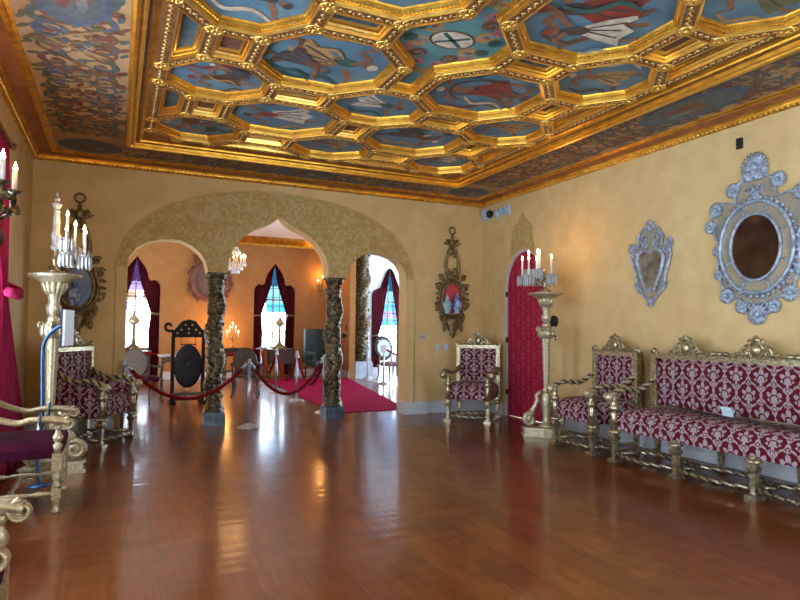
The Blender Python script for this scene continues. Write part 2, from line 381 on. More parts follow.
def bez(pts, n=8):      # Catmull-Rom through points (any dimension)
    P = [Vector(p) for p in pts]; out = []
    for i in range(len(P) - 1):
        a, b, c, d = P[max(i - 1, 0)], P[i], P[i + 1], P[min(i + 2, len(P) - 1)]
        for k in range(n):
            t = k / n
            out.append(.5 * (2 * b + (c - a) * t + (2 * a - 5 * b + 4 * c - d) * t * t + (3 * b - a - 3 * c + d) * t ** 3))
    out.append(P[-1]); return out
def spiral(c, r0, r1, a0, turns, n=26):
    return [(c[0] + (r0 + (r1 - r0) * i / n) * cos(a0 + turns * 2 * pi * i / n), c[1] + (r0 + (r1 - r0) * i / n) * sin(a0 + turns * 2 * pi * i / n)) for i in range(n + 1)]
def inset(poly, d):     # inset of a counter-clockwise polygon
    n = len(poly); out = []
    for i in range(n):
        p0, p1, p2 = Vector(poly[i - 1]).to_2d(), Vector(poly[i]).to_2d(), Vector(poly[(i + 1) % n]).to_2d()
        e1 = (p1 - p0).normalized(); e2 = (p2 - p1).normalized()
        n1 = Vector((-e1.y, e1.x)); n2 = Vector((-e2.y, e2.x))
        k = 1 + n1.dot(n2)
        q = p1 + (n1 + n2) * (d / max(k, .15))
        out.append((q.x, q.y))
    return out
def ccw(p):
    a = sum(p[i - 1][0] * p[i][1] - p[i][0] * p[i - 1][1] for i in range(len(p)))
    return list(p) if a > 0 else list(reversed(p))

# ------------------------------------------------------------------ room constants (metres; camera stands at x = y = 0)
XL, XR, YB, YF = -1.03, 5.844, 9.0, -.62
ZT, ZF, ZB, ZP = 3.60, 3.675, 3.70, 3.778
CX, CY = 2.42, 4.174
FARY, FARX, FARZ = 17.3, 6.0, 4.0
WT = .28

# ---- floor
b = MB(); b.box(XL - .3, 12.3, YF - .3, 20, -.1, 0)
struct(b.build('floor', 'floor'), 'polished reddish hardwood plank floor')

# ---- back wall with the triple arch
AL = [(.12, 2.23), (.135, 2.36), (.22, 2.50), (.35, 2.585), (.51, 2.635), (.66, 2.645), (.80, 2.635), (.93, 2.58), (1.06, 2.48), (1.14, 2.36), (1.175, 2.21)]
AM = [(1.455, 2.21), (1.465, 2.40), (1.53, 2.58), (1.66, 2.745), (1.82, 2.87), (2.0, 2.945), (2.10, 3.00), (2.17, 3.06), (2.225, 3.15), (2.28, 3.06), (2.35, 3.00), (2.45, 2.945), (2.63, 2.87), (2.79, 2.745), (2.92, 2.58), (2.985, 2.40), (2.995, 2.21)]
AR = [(4.47 - x, z) for x, z in reversed(AL)]
AR = [(x if x > 3.3 else max(x, 3.275), z) for x, z in AR]
poly = [(XL - WT, 0), (.12, 0)] + AL + AM + AR + [(4.35, 0), (XR + WT, 0), (XR + WT, 4.2), (XL - WT, 4.2)]
b = MB(); b.prism(poly, lambda u, v, w: (u, w, v), YB, YB + WT)
struct(b.build('wall_back', 'plaster'), 'golden plaster wall with wide triple arch')
OUT = [(-.02, 2.23), (.0, 2.42), (.07, 2.62), (.2, 2.80), (.38, 2.97), (.64, 3.135), (.94, 3.27), (1.25, 3.365), (1.6, 3.425), (1.95, 3.455), (2.235, 3.465)]
OUT = OUT + [(4.47 - x, z) for x, z in reversed(OUT[:-1])]
b = MB(); b.prism(OUT + [(4.35, 2.23)] + list(reversed(AL + AM + AR))[1:], lambda u, v, w: (u, w, v), YB - .014, YB + .001)
t = [(x, YB - .014, z) for x, z in [(-.02, .20)] + OUT + [(4.49, .20)]]
struct(b.build('trim_1', 'relief'), 'gilded relief plaster over the triple arch')
b = MB(); b.tube(t, .011, 6)
for (x0, x1) in ((-.02, .115), (4.355, 4.49)): b.box(x0, x1, YB - .012, YB + .001, .2, 2.229)
struct(b.build('trim_2', 'plaster'), 'plain plaster border of the triple arch')

# ---- right wall with the arched door
DY, DW, DS, DT = 7.80, .52, 2.07, 2.70
def darch(w, top, spr, n=18): return [(DY + w * cos(pi * i / n), spr + (top - spr) * sin(pi * i / n)) for i in range(n + 1)]
YR1 = 10.35
poly = [(YF - WT, 0), (DY - DW, 0)] + list(reversed(darch(DW, DT, DS))) + [(DY + DW, 0), (YB + WT, 0), (YB + WT, 4.2), (YF - WT, 4.2)]
b = MB(); b.prism(poly, lambda u, v, w: (w, u, v), XR, XR + WT)
struct(b.build('wall_right', 'plaster'), 'golden plaster wall behind the damask settee')
# door leaf: damask-covered, with white edge trim
d = struct(thing('door_1', 'arched door covered in crimson damask on the right wall', 'door', (XR + .045, DY, 0)))
b = MB(); arc = [(y - DY, z) for y, z in darch(DW - .03, DT - .03, DS)]
b.prism([(DW - .03, .01)] + arc + [(-DW + .03, .01)], lambda u, v, w: (w, u, v), 0, .05)
o = b.build('door_leaf', 'damask_red', d); o.rotation_euler = (0, 0, 0)
b = MB(); o1 = [(DW - .001, .005)] + [(y - DY, z) for y, z in darch(DW - .001, DT - .001, DS)] + [(-DW + .001, .005)]
i1 = [(DW - .035, .005)] + [(y - DY, z) for y, z in darch(DW - .035, DT - .035, DS)] + [(-DW + .035, .005)]
b.prism(o1 + list(reversed(i1)), lambda u, v, w: (w, u, v), -.035, .06)
b.build('door_frame', 'white_paint', d)
for z in (.35, 1.2, 1.95):
    b = MB(); b.box(-.042, -.02, DW - .06, DW - .03, z, z + .09); b.build('hinge', 'black_plastic', d)
# plaster surround with an ogee crest
og = [(-.70, .2), (-.70, 2.10), (-.665, 2.35), (-.58, 2.56), (-.45, 2.72), (-.30, 2.76), (-.295, 2.88), (-.27, 3.0), (-.20, 3.10), (-.09, 3.18), (0, 3.30)]
og = og + [(-y, z) for y, z in reversed(og[:-1])]
inn = [(DW, .2)] + [(y - DY, z) for y, z in darch(DW, DT, DS)] + [(-DW, .2)]
b = MB(); b.prism([(DY + y, z) for y, z in og] + [(DY + y, z) for y, z in inn], lambda u, v, w: (w, u, v), XR - .014, XR + .001)
struct(b.build('trim_3', 'plaster'), 'plaster surround of the arched door')
b = MB(); lo = darch(.30, 2.87, 2.70, 10)
crest = [(y, z) for y, z in og if z > 2.77]
b.prism([(DY + y * .97, z * .995) for y, z in crest] + [(DY + .31 * cos(pi * i / 12), 2.075 + .645 * math.sqrt(1 - (.31 * cos(pi * i / 12) / .52) ** 2)) for i in range(13)], lambda u, v, w: (w, u, v), XR - .03, XR - .013)
struct(b.build('trim_4', 'relief'), 'gilded ogee crest over the arched door')

# ---- left and front walls with tall daylight windows
def rect(u0, u1, v0, v1): return [(u0, v0), (u1, v0), (u1, v1), (u0, v1)]
LWIN = [(-.4, 1.1, .45, 3.05), (2.2, 3.7, .45, 3.05), (4.95, 6.45, .45, 3.05)]
FWIN = [(2.6, 4.0, .45, 3.05)]
b = MB(); b.prism(rect(YF - WT, YB + WT, 0, 4.2), lambda u, v, w: (w, u, v), XL - WT, XL, holes=[rect(*w) for w in LWIN])
struct(b.build('wall_left', 'plaster'), 'plaster wall with tall curtained windows')
b = MB(); b.prism(rect(XL - WT, XR + WT, 0, 4.2), lambda u, v, w: (u, w, v), YF - WT, YF, holes=[rect(*w) for w in FWIN])
struct(b.build('wall_front', 'plaster'), 'plaster wall behind the camera')
WN = [0]
def portal(loc, rot, sx, sy):
    l = bpy.data.lights.new('sky_portal', 'AREA'); l.shape = 'RECTANGLE'; l.size = sx; l.size_y = sy; l.cycles.is_portal = True
    o = bpy.data.objects.new('sky_portal', l); COL.objects.link(o); o.location = loc; o.rotation_euler = rot
def rect_window(u0, u1, v0, v1, fn, nu=3, nv=5):
    WN[0] += 1
    b = MB(); f = .05
    def bx(a0, a1, c0, c1, w0=-.03, w1=.03):
        ps = [fn(a, c, w) for w in (w0, w1) for c in (c0, c1) for a in (a0, a1)]
        b.add(ps, [(0, 2, 3, 1), (4, 5, 7, 6), (0, 1, 5, 4), (2, 6, 7, 3), (0, 4, 6, 2), (1, 3, 7, 5)], 0, False)
    bx(u0, u1, v0, v0 + f); bx(u0, u1, v1 - f, v1); bx(u0, u0 + f, v0 + f, v1 - f); bx(u1 - f, u1, v0 + f, v1 - f)
    for i in range(1, nu): u = u0 + (u1 - u0) * i / nu; bx(u - .012, u + .012, v0 + f, v1 - f, -.015, .015)
    for i in range(1, nv): v = v0 + (v1 - v0) * i / nv; bx(u0 + f, u1 - f, v - .012, v + .012, -.014, .014)
    o = struct(b.build('window_%d' % WN[0], 'win_frame'))
    p = MB(); p.add([fn(u0 + .03, v0 + .03, 0), fn(u1 - .03, v0 + .03, 0), fn(u1 - .03, v1 - .03, 0), fn(u0 + .03, v1 - .03, 0)], [(0, 1, 2, 3)], 0, False)
    p.build('pane', 'pane', o)
    return o
for w in LWIN:
    rect_window(*w, lambda u, v, q: (XL - .18 + q, u, v))
    portal((XL - .24, (w[0] + w[1]) / 2, (w[2] + w[3]) / 2), (0, radians(-90), 0), w[3] - w[2], w[1] - w[0])
for w in FWIN:
    rect_window(*w, lambda u, v, q: (u, YF - .18 + q, v))
    portal(((w[0] + w[1]) / 2, YF - .24, (w[2] + w[3]) / 2), (radians(90), 0, 0), w[1] - w[0], w[3] - w[2])

# ---- baseboards
def base(n, pts, fn):
    b = MB()
    for (a0, a1) in pts:
        ps = [(0, 0), (.022, 0), (.022, .16), (.012, .185), (.012, .205), (0, .205)]
        loopA = [fn(a0, d, z) for d, z in ps]; loopB = [fn(a1, d, z) for d, z in ps]
        b.ring([loopA, loopB]); b.add(loopA, [tuple(range(6))], 0, False); b.add(loopB, [tuple(range(5, -1, -1))], 0, False)
    struct(b.build(n, 'white_paint'), 'white painted baseboard')
base('baseboard_back', [(XL, -.0), (4.352, XR)], lambda a, d, z: (a, YB - d, z))
b = MB(); b.box(4.33, 4.35, YB - .022, YB + WT, 0, .205); struct(b.build('baseboard_arch', 'white_paint'), 'white baseboard on the arch jamb')
base('baseboard_right', [(YF, DY - DW - .02), (DY + DW + .02, YB)], lambda a, d, z: (XR - d, a, z))
base('baseboard_left', [(YF, YB)], lambda a, d, z: (XL + d, a, z))

# ------------------------------------------------------------------ ceiling
# frieze border rectangle, cornice round the walls, gilded frame and coffers inside
OX0, OX1, OY0, OY1 = XL + .29, XR - .27, YF + .25, YB - .25
IX0, IX1, IY0, IY1 = CX - 2.375, CX + 2.385, CY - 3.88, CY + 3.88
def rl(x0, x1, y0, y1, z): return [(x0, y0, z), (x1, y0, z), (x1, y1, z), (x0, y1, z)]
def frx(t):   # cornice rectangles: t = 0 at the wall, 1 at the frieze
    return XL + (OX0 - XL) * t, XR + (OX1 - XR) * t, YF + (OY0 - YF) * t, YB + (OY1 - YB) * t
b = MB(); prof = [(0, 3.575), (.06, 3.58), (.10, 3.592), (.17, 3.60), (.20, 3.622), (.24, 3.625), (.27, 3.64), (.72, 3.672), (.74, 3.655), (.86, 3.655), (.9, 3.668), (1.0, 3.676)]
b.ring([rl(*frx(t), z) for t, z in prof], [0, 0, 0, 0, 0, 0, 1, 0, 0, 0, 0])
for t0, zz in ((.215, 3.615),):
    x0, x1, y0, y1 = frx(.13)
    def run(p, q):
        L = math.dist(p, q); n = int(L / .055)
        for i in range(n):
            u = (i + .5) / n; b.ell((p[0] + (q[0] - p[0]) * u, p[1] + (q[1] - p[1]) * u, 3.592), (.02, .02, .014), 6, 3, 2)
    run((x0, 1.5), (x0, y1)); run((x0, y1), (x1, y1)); run((x1, 1.5), (x1, y1))
CEIL = struct(b.build('ceiling', ['gold', 'cornice_band', 'gold_bright']), 'gilded coffered ceiling with painted border')
b = MB(); b.box(XL - .3, XR + .3, YF - .3, YB + .3, 3.86, 3.95); b.build('ceiling_slab', 'gold_dark', CEIL)
# painted frieze border with generic scrollwork
b = MB(); FM = ['frieze', 'f_slate', 'f_red', 'f_blue', 'f_green', 'f_brown', 'f_pale', 'f_ochre', 'f_teal']
b.ring([rl(OX0 - .02, OX1 + .02, OY0 - .02, OY1 + .02, ZF), rl(IX0 - .01, IX1 + .01, IY0 - .01, IY1 + .01, ZF)], 0)
FZ = [ZF - .0006]
def frieze_strip(o, du, dv, length, width, n, dz=0., ph=0, wt=1.):
    def fn(z):
        return lambda u, v: (o[0] + du[0] * u + dv[0] * v, o[1] + du[1] * u + dv[1] * v, z)
    pitch = length / n
    for k in range(n):
        c = pitch * (k + .5); odd = k % 2
        z = ZF - .001 - .0003 * (k % 3) - dz
        for s in (-1, 1):
            for e in (-1, 1):
                r = width * .19
                cc = (c + e * pitch * .24, width * .5 + s * width * .23)
                pts = spiral(cc, r, r * .18, (pi / 2 if s < 0 else -pi / 2), 1.35 * (e * s), 30)
                w = [.006 + .034 * wt * sin(pi * min(1, j / 24)) * width for j in range(31)]
                b.ribbon(pts, w, fn(z), [1, 3, 5, 2, 8, 4][(k * 2 + (s > 0) + (e > 0) + ph) % 6])
                b.disc(cc, r * .22, r * .26, fn(z - .0004), [2, 5, 3, 7][(k + (e > 0)) % 4], 9)
                for q in range(4):       # leaves off the scroll
                    a = q * 1.5 + k; p = (cc[0] + r * 1.15 * cos(a), cc[1] + r * 1.15 * sin(a))
                    b.disc(p, r * .40, r * .17, fn(z - .0007 - .0001 * q), [4, 1, 5, 2, 8][(q + k + (s > 0)) % 5], 8, a + .8)
        b.ribbon([(c, width * .08), (c + .01, width * .3), (c - .01, width * .6), (c, width * .92)], [.01, .022, .022, .01], fn(z - .001), [5, 2][odd])
        for q in range(4):
            b.disc((c, width * (.2 + .2 * q)), pitch * .10, width * .035, fn(z - .0013), [2, 3, 1, 5][(q + k) % 4], 10)
        b.ribbon([(c - pitch * .5, width * (.25 if odd else .75)), (c - pitch * .25, width * .5), (c, width * (.75 if odd else .25)), (c + pitch * .5, width * (.25 if odd else .75))], [.012, .02, .02, .012], fn(z - .0016), [7, 5][odd])
frieze_strip((OX0, .9), (0, 1), (1, 0), 7.0, IX0 - OX0, 9)
frieze_strip((IX0 - .05, IY1), (1, 0), (0, 1), IX1 - IX0 + .1, OY1 - IY1, 7)
frieze_strip((IX1, .9), (0, 1), (1, 0), 7.0, OX1 - IX1, 9)
frieze_strip((OX0, .5), (0, 1), (1, 0), 7.4, IX0 - OX0, 13, .0028, 3, .45)
frieze_strip((IX0 + .25, IY1), (1, 0), (0, 1), IX1 - IX0 - .5, OY1 - IY1, 9, .0028, 3, .45)
frieze_strip((IX1, .5), (0, 1), (1, 0), 7.4, OX1 - IX1, 13, .0028, 3, .45)
def medal(x, y, rx, ry, z=ZF - .0075):
    f = lambda u, v: (u, v, z)
    b.disc((x, y), rx, ry, f, 3, 24); f2 = lambda u, v: (u, v, z - .0008)
    b.disc((x, y), rx * .84, ry * .82, f2, 1, 24)
    f3 = lambda u, v: (u, v, z - .0016)
    b.disc((x + rx * .1, y), rx * .5, ry * .3, f3, 5, 10); f4 = lambda u, v: (u, v, z - .0024)
    b.disc((x - rx * .2, y + ry * .2), rx * .18, ry * .3, f4, 2, 10); f5 = lambda u, v: (u, v, z - .0032)
    b.disc((x + rx * .25, y + ry * .25), rx * .14, ry * .3, f5, 6, 10); b.disc((x - rx * .5, y - ry * .1), rx * .15, ry * .25, f5, 4, 10)
medal((OX0 + IX0) / 2, (OY1 + IY1) / 2, .36, .30); medal((OX1 + IX1) / 2, (OY1 + IY1) / 2, .34, .30)
medal(CX, (OY1 + IY1) / 2, .42, .22); medal((OX1 + IX1) / 2, CY, .27, .6); medal((OX0 + IX0) / 2, CY + .35, .27, .5)
b.build('frieze', FM, CEIL, recalc=False)
# gilded frame between frieze and coffers
b = MB()
fp = [(-.01, ZF + .002), (0, 3.62), (.025, 3.612), (.05, 3.62), (.055, 3.645), (.07, 3.645), (.08, 3.632), (.10, 3.632), (.105, 3.665), (.15, 3.672), (.155, 3.690), (.185, ZB)]
b.ring([rl(IX0 + t, IX1 - t, IY0 + t, IY1 - t, z) for t, z in fp], [0, 0, 1, 0, 0, 1, 1, 0, 2, 0, 0])
b.ring([rl(IX0 + .185, IX1 - .185, IY0 + .185, IY1 - .185, ZB), rl(CX - 2.124, CX + 2.124, CY - 3.56, CY + 3.56, ZB)], 2)
b.build('gilded_border', ['gold', 'gold_bright', 'gold_dark'], CEIL, recalc=False)
# lattice nodes
X0, X1, X2, X3, X4, X5 = .185, .54, 1.115, 1.435, 1.81, 2.124
Y0, Y1, Y2, Y3, Y4, Y5, Y6, Y7, Y8, Y9 = .175, .525, 1.05, 1.385, 1.764, 2.03, 2.576, 2.90, 3.29, 3.56
def octagon(x0, x1, x2, x3, y0, y1, y2, y3):
    return [(x1, y0), (x2, y0), (x3, y1), (x3, y2), (x2, y3), (x1, y3), (x0, y2), (x0, y1)]
octs, smalls = [], []
def mir(p, sx, sy): return [(x * sx, y * sy) for x, y in p]
for sx in (-1, 1):
    octs.append((octagon(X2, X3, X4, X5, -Y1, -Y0, Y0, Y1), ('side', sx, 0)))
    smalls.append((rect(X1, X2, -Y0, Y0), sx, 1))
    for sy in (-1, 1):
        octs.append((octagon(X2, X3, X4, X5, Y2, Y3, Y4, Y5), ('side', sx, sy)))
        octs.append((octagon(X2, X3, X4, X5, Y6, Y7, Y8, Y9), ('side', sx, 2 * sy)))
        octs.append((octagon(X0, X1, X2, X3, Y0, Y1, Y2, Y3), ('mid', sx, sy)))
        octs.append((octagon(X0, X1, X2, X3, Y4, Y5, Y6, Y7), ('mid', sx, 2 * sy)))
        for (ya, yb, yc, yd) in ((Y0, Y1, Y2, Y3), (Y4, Y5, Y6, Y7)):
            smalls.append((rect(X3, X4, yb, yc), sx, sy)); smalls.append(([(X4, yb), (X5, ya), (X5, yd), (X4, yc)], sx, sy))
        smalls.append((rect(X1, X2, Y3, Y4), sx, sy)); smalls.append((rect(X1, X2, Y7, Y8), sx, sy))
        smalls.append(([(X1, Y8), (X2, Y8), (X3, Y9), (X0, Y9)], sx, sy))
        smalls.append(([(X4, Y9), (X5, Y8), (X5, Y9)], sx, sy))
for sy in (-1, 1):
    octs.append((octagon(-X1, -X0, X0, X1, Y2, Y3, Y4, Y5), ('core', 1, sy)))
    octs.append((octagon(-X1, -X0, X0, X1, Y6, Y7, Y8, Y9), ('core', 1, 2 * sy)))
    smalls.append((rect(-X0, X0, Y5, Y6), 1, sy))
CR = [(X0, -Y1), (X0, -Y2), (-X0, -Y2), (-X0, -Y1), (-X1, -Y0), (-X1, Y0), (-X0, Y1), (-X0, Y2), (X0, Y2), (X0, Y1), (X1, Y0), (X1, -Y0)]
def W(p, z): return [(CX + x, CY + y, z) for x, y in p]
YCULL = -2.2
lat = MB(); nodes = set(); edges = set()
def cell_ring(p):
    lat.ring([W(p, ZB), W(inset(p, .046), ZB), W(inset(p, .047), ZB - .008), W(inset(p, .058), ZB - .008), W(inset(p, .060), ZB)], [1, 0, 2, 0])
    for i in range(len(p)):
        a = tuple(round(q, 3) for q in p[i - 1]); c = tuple(round(q, 3) for q in p[i])
        nodes.add(a); nodes.add(c); edges.add((min(a, c), max(a, c)))
def moulding(b, p, canvas_mat_first, dent=True):
    st = [(.058, ZB), (.060, ZB + .018), (.066, ZB + .018), (.068, ZB + .036), (.082, ZB + .040), (.085, ZB + .060), (.091, ZB + .062), (.096, ZP + .002)]
    b.ring([W(inset(p, t), z) for t, z in st], [1, 0, 0, 1, 0, 1, 0])
    if dent:
        q = inset(p, .075); n = len(q)
        for i in range(n):
            a = Vector(q[i - 1]); c = Vector(q[i]); L = (c - a).length; k = int(L / .030)
            if k < 1: continue
            e = (c - a) / L; nn = Vector((-e.y, e.x))
            for j in range(k):
                s = a + (c - a) * ((j + .5) / k)
                b.obox((CX + s.x, CY + s.y, ZB + .037), (e.x * .008, e.y * .008, 0), (nn.x * .008, nn.y * .008, 0), (0, 0, .006), 1)
PAINTS = {
 ('side', -1, 2): ('brown-skinned dancers, in the back left corner', [(-.12, 0, .8, .3, 'p_brown', 'p_skin'), (.14, .02, .7, 2.6, 'p_teal', 'p_skin')]),
 ('core', 1, 2): ('an ochre dancer, middle of the row nearest the arches', [(0, 0, .85, 1.7, 'p_ochre', 'p_brown')]),
 ('side', 1, 2): ('a white and rust dancer, in the corner nearest the arched door', [(0, 0, .8, 1.3, 'p_cream', 'p_red')]),
 ('mid', -1, 2): ('a dancer in a white gown with a red scarf', [(-.02, 0, 1.05, 1.35, 'p_cream', 'p_red')]),
 ('mid', 1, 2): ('a dark bending dancer above a pale veil', [(.0, 0, 1.0, -1.2, 'p_dark', 'p_brown'), (.15, -.15, .5, .5, 'p_sky', 'p_cream')]),
 ('side', -1, 1): ('two leaping brown dancers beside the left frame', [(.02, .06, .9, 1.3, 'p_brown', 'p_brown'), (.1, -.14, .7, 1.9, 'p_dark', 'p_skin')]),
 ('core', 1, 1): ('a white-skirted dancer with a dark green bodice', [(.0, 0, .95, -1.3, 'p_cream', 'p_teal')]),
 ('side', 1, 1): ('a faint dancer in pale brown drapery, beside the right frame', [(0, 0, .95, 1.5, 'p_ochre', 'p_skin')]),
 ('mid', -1, 1): ('a dancer in a striped skirt, teal bodice and white turban', [(0, .03, 1.2, -1.35, 'p_ochre', 'p_teal'), (-.16, .1, .8, -1.1, 'p_dark', 'p_brown')]),
 ('mid', 1, 1): ('rust-brown dancers bending beneath a long curved bow', [(-.08, .0, 1.05, 1.25, 'p_brown', 'p_skin'), (.16, -.05, .9, -1.4, 'p_red', 'p_brown')]),
 ('side', -1, 0): ('a crouching dancer in a dark red robe', [(0, 0, 1.0, -1.3, 'p_red', 'p_dark')]),
 ('side', 1, 0): ('a dancer in a whirling golden brown skirt', [(0, 0, 1.0, 1.4, 'p_ochre', 'p_skin')]),
 ('mid', -1, -1): ('a cream-robed dancer, cut off at top centre', [(0, .0, 1.0, 1.3, 'p_cream', 'p_blue')]),
 ('mid', 1, -1): ('two women in a red robe and a cream robe', [(-.10, -.10, 1.2, 1.25, 'p_red', 'p_dark'), (.08, .14, 1.0, 1.15, 'p_cream', 'p_dark')]),
 ('side', 1, -1): ('olive drapery, at the top right corner of the photo', [(.06, 0, 1.0, 1.4, 'p_green', 'p_ochre')]),
}
PM = ['canvas', 'p_skin', 'p_pale', 'p_red', 'p_dark', 'p_teal', 'p_ochre', 'p_cream', 'p_brown', 'p_slate', 'p_green', 'p_blue', 'p_pink', 'p_sky']
def figure(b, ox, oy, s, rot, robe, top, rnd, dz=0.):
    z = [ZP - .0010 - dz]
    ca, sa = cos(rot), sin(rot)
    def fn(u, v): return (ox + s * (u * ca - v * sa), oy + s * (u * sa + v * ca), z[0])
    def nx(): z[0] -= .0005
    I = PM.index
    # legs, robe, torso, arms, head; a loose generic dancer
    k = rnd.choice((-1, 1)); lean = rnd.uniform(-.05, .08) * k
    b.ribbon(bez([(lean * .3, -.02), (.06 * k, -.13), (.12 * k, -.21), (.10 * k, -.31)], 4), [.032] * 5 + [.020] * 8, fn, I('p_skin')); nx()
    b.ribbon(bez([(0, -.02), (-.05 * k, -.15), (-.15 * k, -.2), (-.24 * k, -.26)], 4), [.034] * 5 + [.019] * 8, fn, I('p_brown')); nx()
    w = [(-.045, .07), (-.10, -.06), (-.17, -.17), (-.11, -.22), (-.05, -.17), (.02, -.24), (.09, -.18), (.18, -.2), (.13, -.06), (.05, .07)]
    w = [(x * (1 if k > 0 else -1) + rnd.uniform(-.02, .02), y + rnd.uniform(-.02, .02)) for x, y in w]
    tri = tessellate_polygon([[Vector((x, y, 0)) for x, y in w]]); b.add([fn(*p) for p in w], [tuple(t) for t in tri], I(robe), False); nx()
    for q in range(3):
        b.ribbon(bez([(-.02 + .02 * q, .03), (-.06 + .06 * q, -.08), (-.09 + .09 * q, -.17)], 4), .008, fn, I('p_dark' if robe != 'p_dark' else 'p_slate'))
    nx()
    b.disc((lean * .6, .10), .055, .085, fn, I(top), 12, -lean * 2); nx()
    b.ribbon(bez([(.04, .15), (.14, .19), (.20, .11), (.27, .17)], 5), [.022] * 8 + [.013] * 8, fn, I('p_skin')); nx()
    b.ribbon(bez([(-.04, .15), (-.12, .22), (-.20, .26), (-.19, .33)], 5), [.022] * 8 + [.013] * 8, fn, I('p_skin')); nx()
    b.disc((lean * 1.2, .235), .038, .045, fn, I('p_skin'), 12); nx()
    b.disc((lean * 1.2 - .008, .26), .042, .03, fn, I(rnd.choice(('p_dark', 'p_cream', 'p_red'))), 10); nx()
    sc = bez([(-.28, .30), (-.2, .1), (-.30, -.05), (-.22, -.2)], 6)
    b.ribbon(sc, [.006 + .02 * sin(pi * j / 18) for j in range(19)], fn, I(rnd.choice(('p_red', 'p_ochre', 'p_pale', 'p_teal'))))
    nx(); b.ribbon(bez([(.27, .17), (.33, .02), (.24, -.1), (.30, -.22)], 6), [.005 + .018 * sin(pi * j / 18) for j in range(19)], fn, I(rnd.choice(('p_brown', 'p_sky', 'p_ochre'))))
for p, key in octs:
    kd, sx, sy = key
    sgy = 1 if sy >= 0 else -1
    q = ccw(mir(p, sx, sgy))
    cx = sum(a for a, _ in q) / 8; cy = sum(c for _, c in q) / 8
    if cy < YCULL: continue
    cell_ring(q)
    if key not in PAINTS:
        b = MB(); moulding(b, q, 0); b.add(W(inset(q, .09), ZP), [tuple(range(8))], 2, False); b.build('coffer', ['gold', 'gold_bright', 'canvas'], CEIL, recalc=False)
        continue
    lab, figs = PAINTS[key]
    t = thing('ceiling_painting', 'octagonal ceiling painting of ' + lab, 'painting', (0, 0, 0), 0, 'octagonal paintings of dancers in the gilded ceiling')
    b = MB(); moulding(b, q, 0); b.build('frame', ['gold', 'gold_bright'], t, recalc=False)
    b = MB(); b.add(W(inset(q, .09), ZP), [tuple(range(8))], 0, False); rnd = random.Random(str(key))
    for n_, (dx, dy, s, r, robe, top) in enumerate(figs): figure(b, CX + cx + dx, CY + cy + dy, s * (1.34 if kd == 'mid' else 1.12), r, robe, top, rnd, .008 * n_)
    if key == ('mid', 1, 1): b.ribbon([(.36 * cos(a_ / 10), .27 * sin(a_ / 10)) for a_ in range(16, 50)], [.004 + .010 * sin(pi * i_ / 33) for i_ in range(34)], lambda u, v: (CX + cx + u, CY + cy + v, ZP - .018), PM.index('p_dark'))
    b.build('canvas', PM, t, recalc=False)
# crest panel in the middle
cell_ring(ccw(CR)); q = ccw(CR)
t = thing('crest_panel', 'teal ceiling panel of pink scrollwork round an oval crossed crest', 'painting')
b = MB(); moulding(b, q, 0); b.build('frame', ['gold', 'gold_bright'], t, recalc=False)
b = MB(); b.prism(inset(q, .09), lambda u, v, w: (CX + u, CY + v, w), ZP, ZP + .02)
zz = ZP - .001; fn = lambda u, v: (CX + u, CY + v, zz)
for s in (-1, 1):
    for e in (-1, 1):
        for kk, (cx, cy, r, m) in enumerate(((.24, .14, .10, 3), (.16, .32, .085, 1), (.34, .10, .06, 4), (.10, .46, .07, 2), (.06, .62, .06, 3), (.28, .26, .05, 2))):
            pts = spiral((s * cx, e * cy), r, r * .15, kk * 1.1, 1.4 * s * e, 24)
            zz = ZP - .001 - .0004 * kk
            b.ribbon(pts, [.005 + .024 * sin(pi * j / 24) for j in range(25)], fn, m)
            b.disc((s * cx, e * cy), r * .3, r * .25, fn, [2, 3, 1, 4][kk % 4], 8)
zz = ZP - .004; b.disc((0, 0), .20, .15, fn, 1, 24); zz = ZP - .005; b.disc((0, 0), .178, .13, fn, 5, 24)
zz = ZP - .006
for a in (.6, -.6): b.ribbon([(-.145 * cos(a), -.15 * sin(a)), (.145 * cos(a), .15 * sin(a))], .018, fn, 4)
b.build('canvas', ['canvas_teal', 'p_brown', 'p_pink', 'p_ochre', 'p_teal', 'p_cream'], t, recalc=False)
# small coffers: children of the ceiling
def clipn(q): return len(q)
for p, sx, sy in smalls:
    q = ccw(mir(p, sx, sy)); cy = sum(c for _, c in q) / len(q)
    if cy < YCULL: continue
    if len(q) == 3:
        lat.add(W(q, ZB), [(0, 1, 2)], 1, False); continue
    cell_ring(q)
    b = MB(); xs = [a for a, _ in q]; ys = [c for _, c in q]
    wmin = min(max(xs) - min(xs), max(ys) - min(ys)); k = min(1., wmin / .40)
    st = [(.058, ZB), (.062, ZB + .02), (.072, ZB + .022), (.077, ZB + .042), (.058 + .045 * k, ZB + .046), (.058 + .050 * k, ZB + .070)]
    b.ring([W(inset(q, t), z) for t, z in st], [1, 0, 1, 0, 1])
    b.add(W(inset(q, .054 + .050 * k), ZB + .070), [tuple(range(len(q)))], 2, False)
    b.build('coffer', ['gold', 'gold_bright', 'coffer' if len(q) == 4 and abs(q[0][0] - q[1][0]) < .5 and abs(q[0][1] - q[1][1]) < .01 else 'coffer_blue'], CEIL, recalc=False)
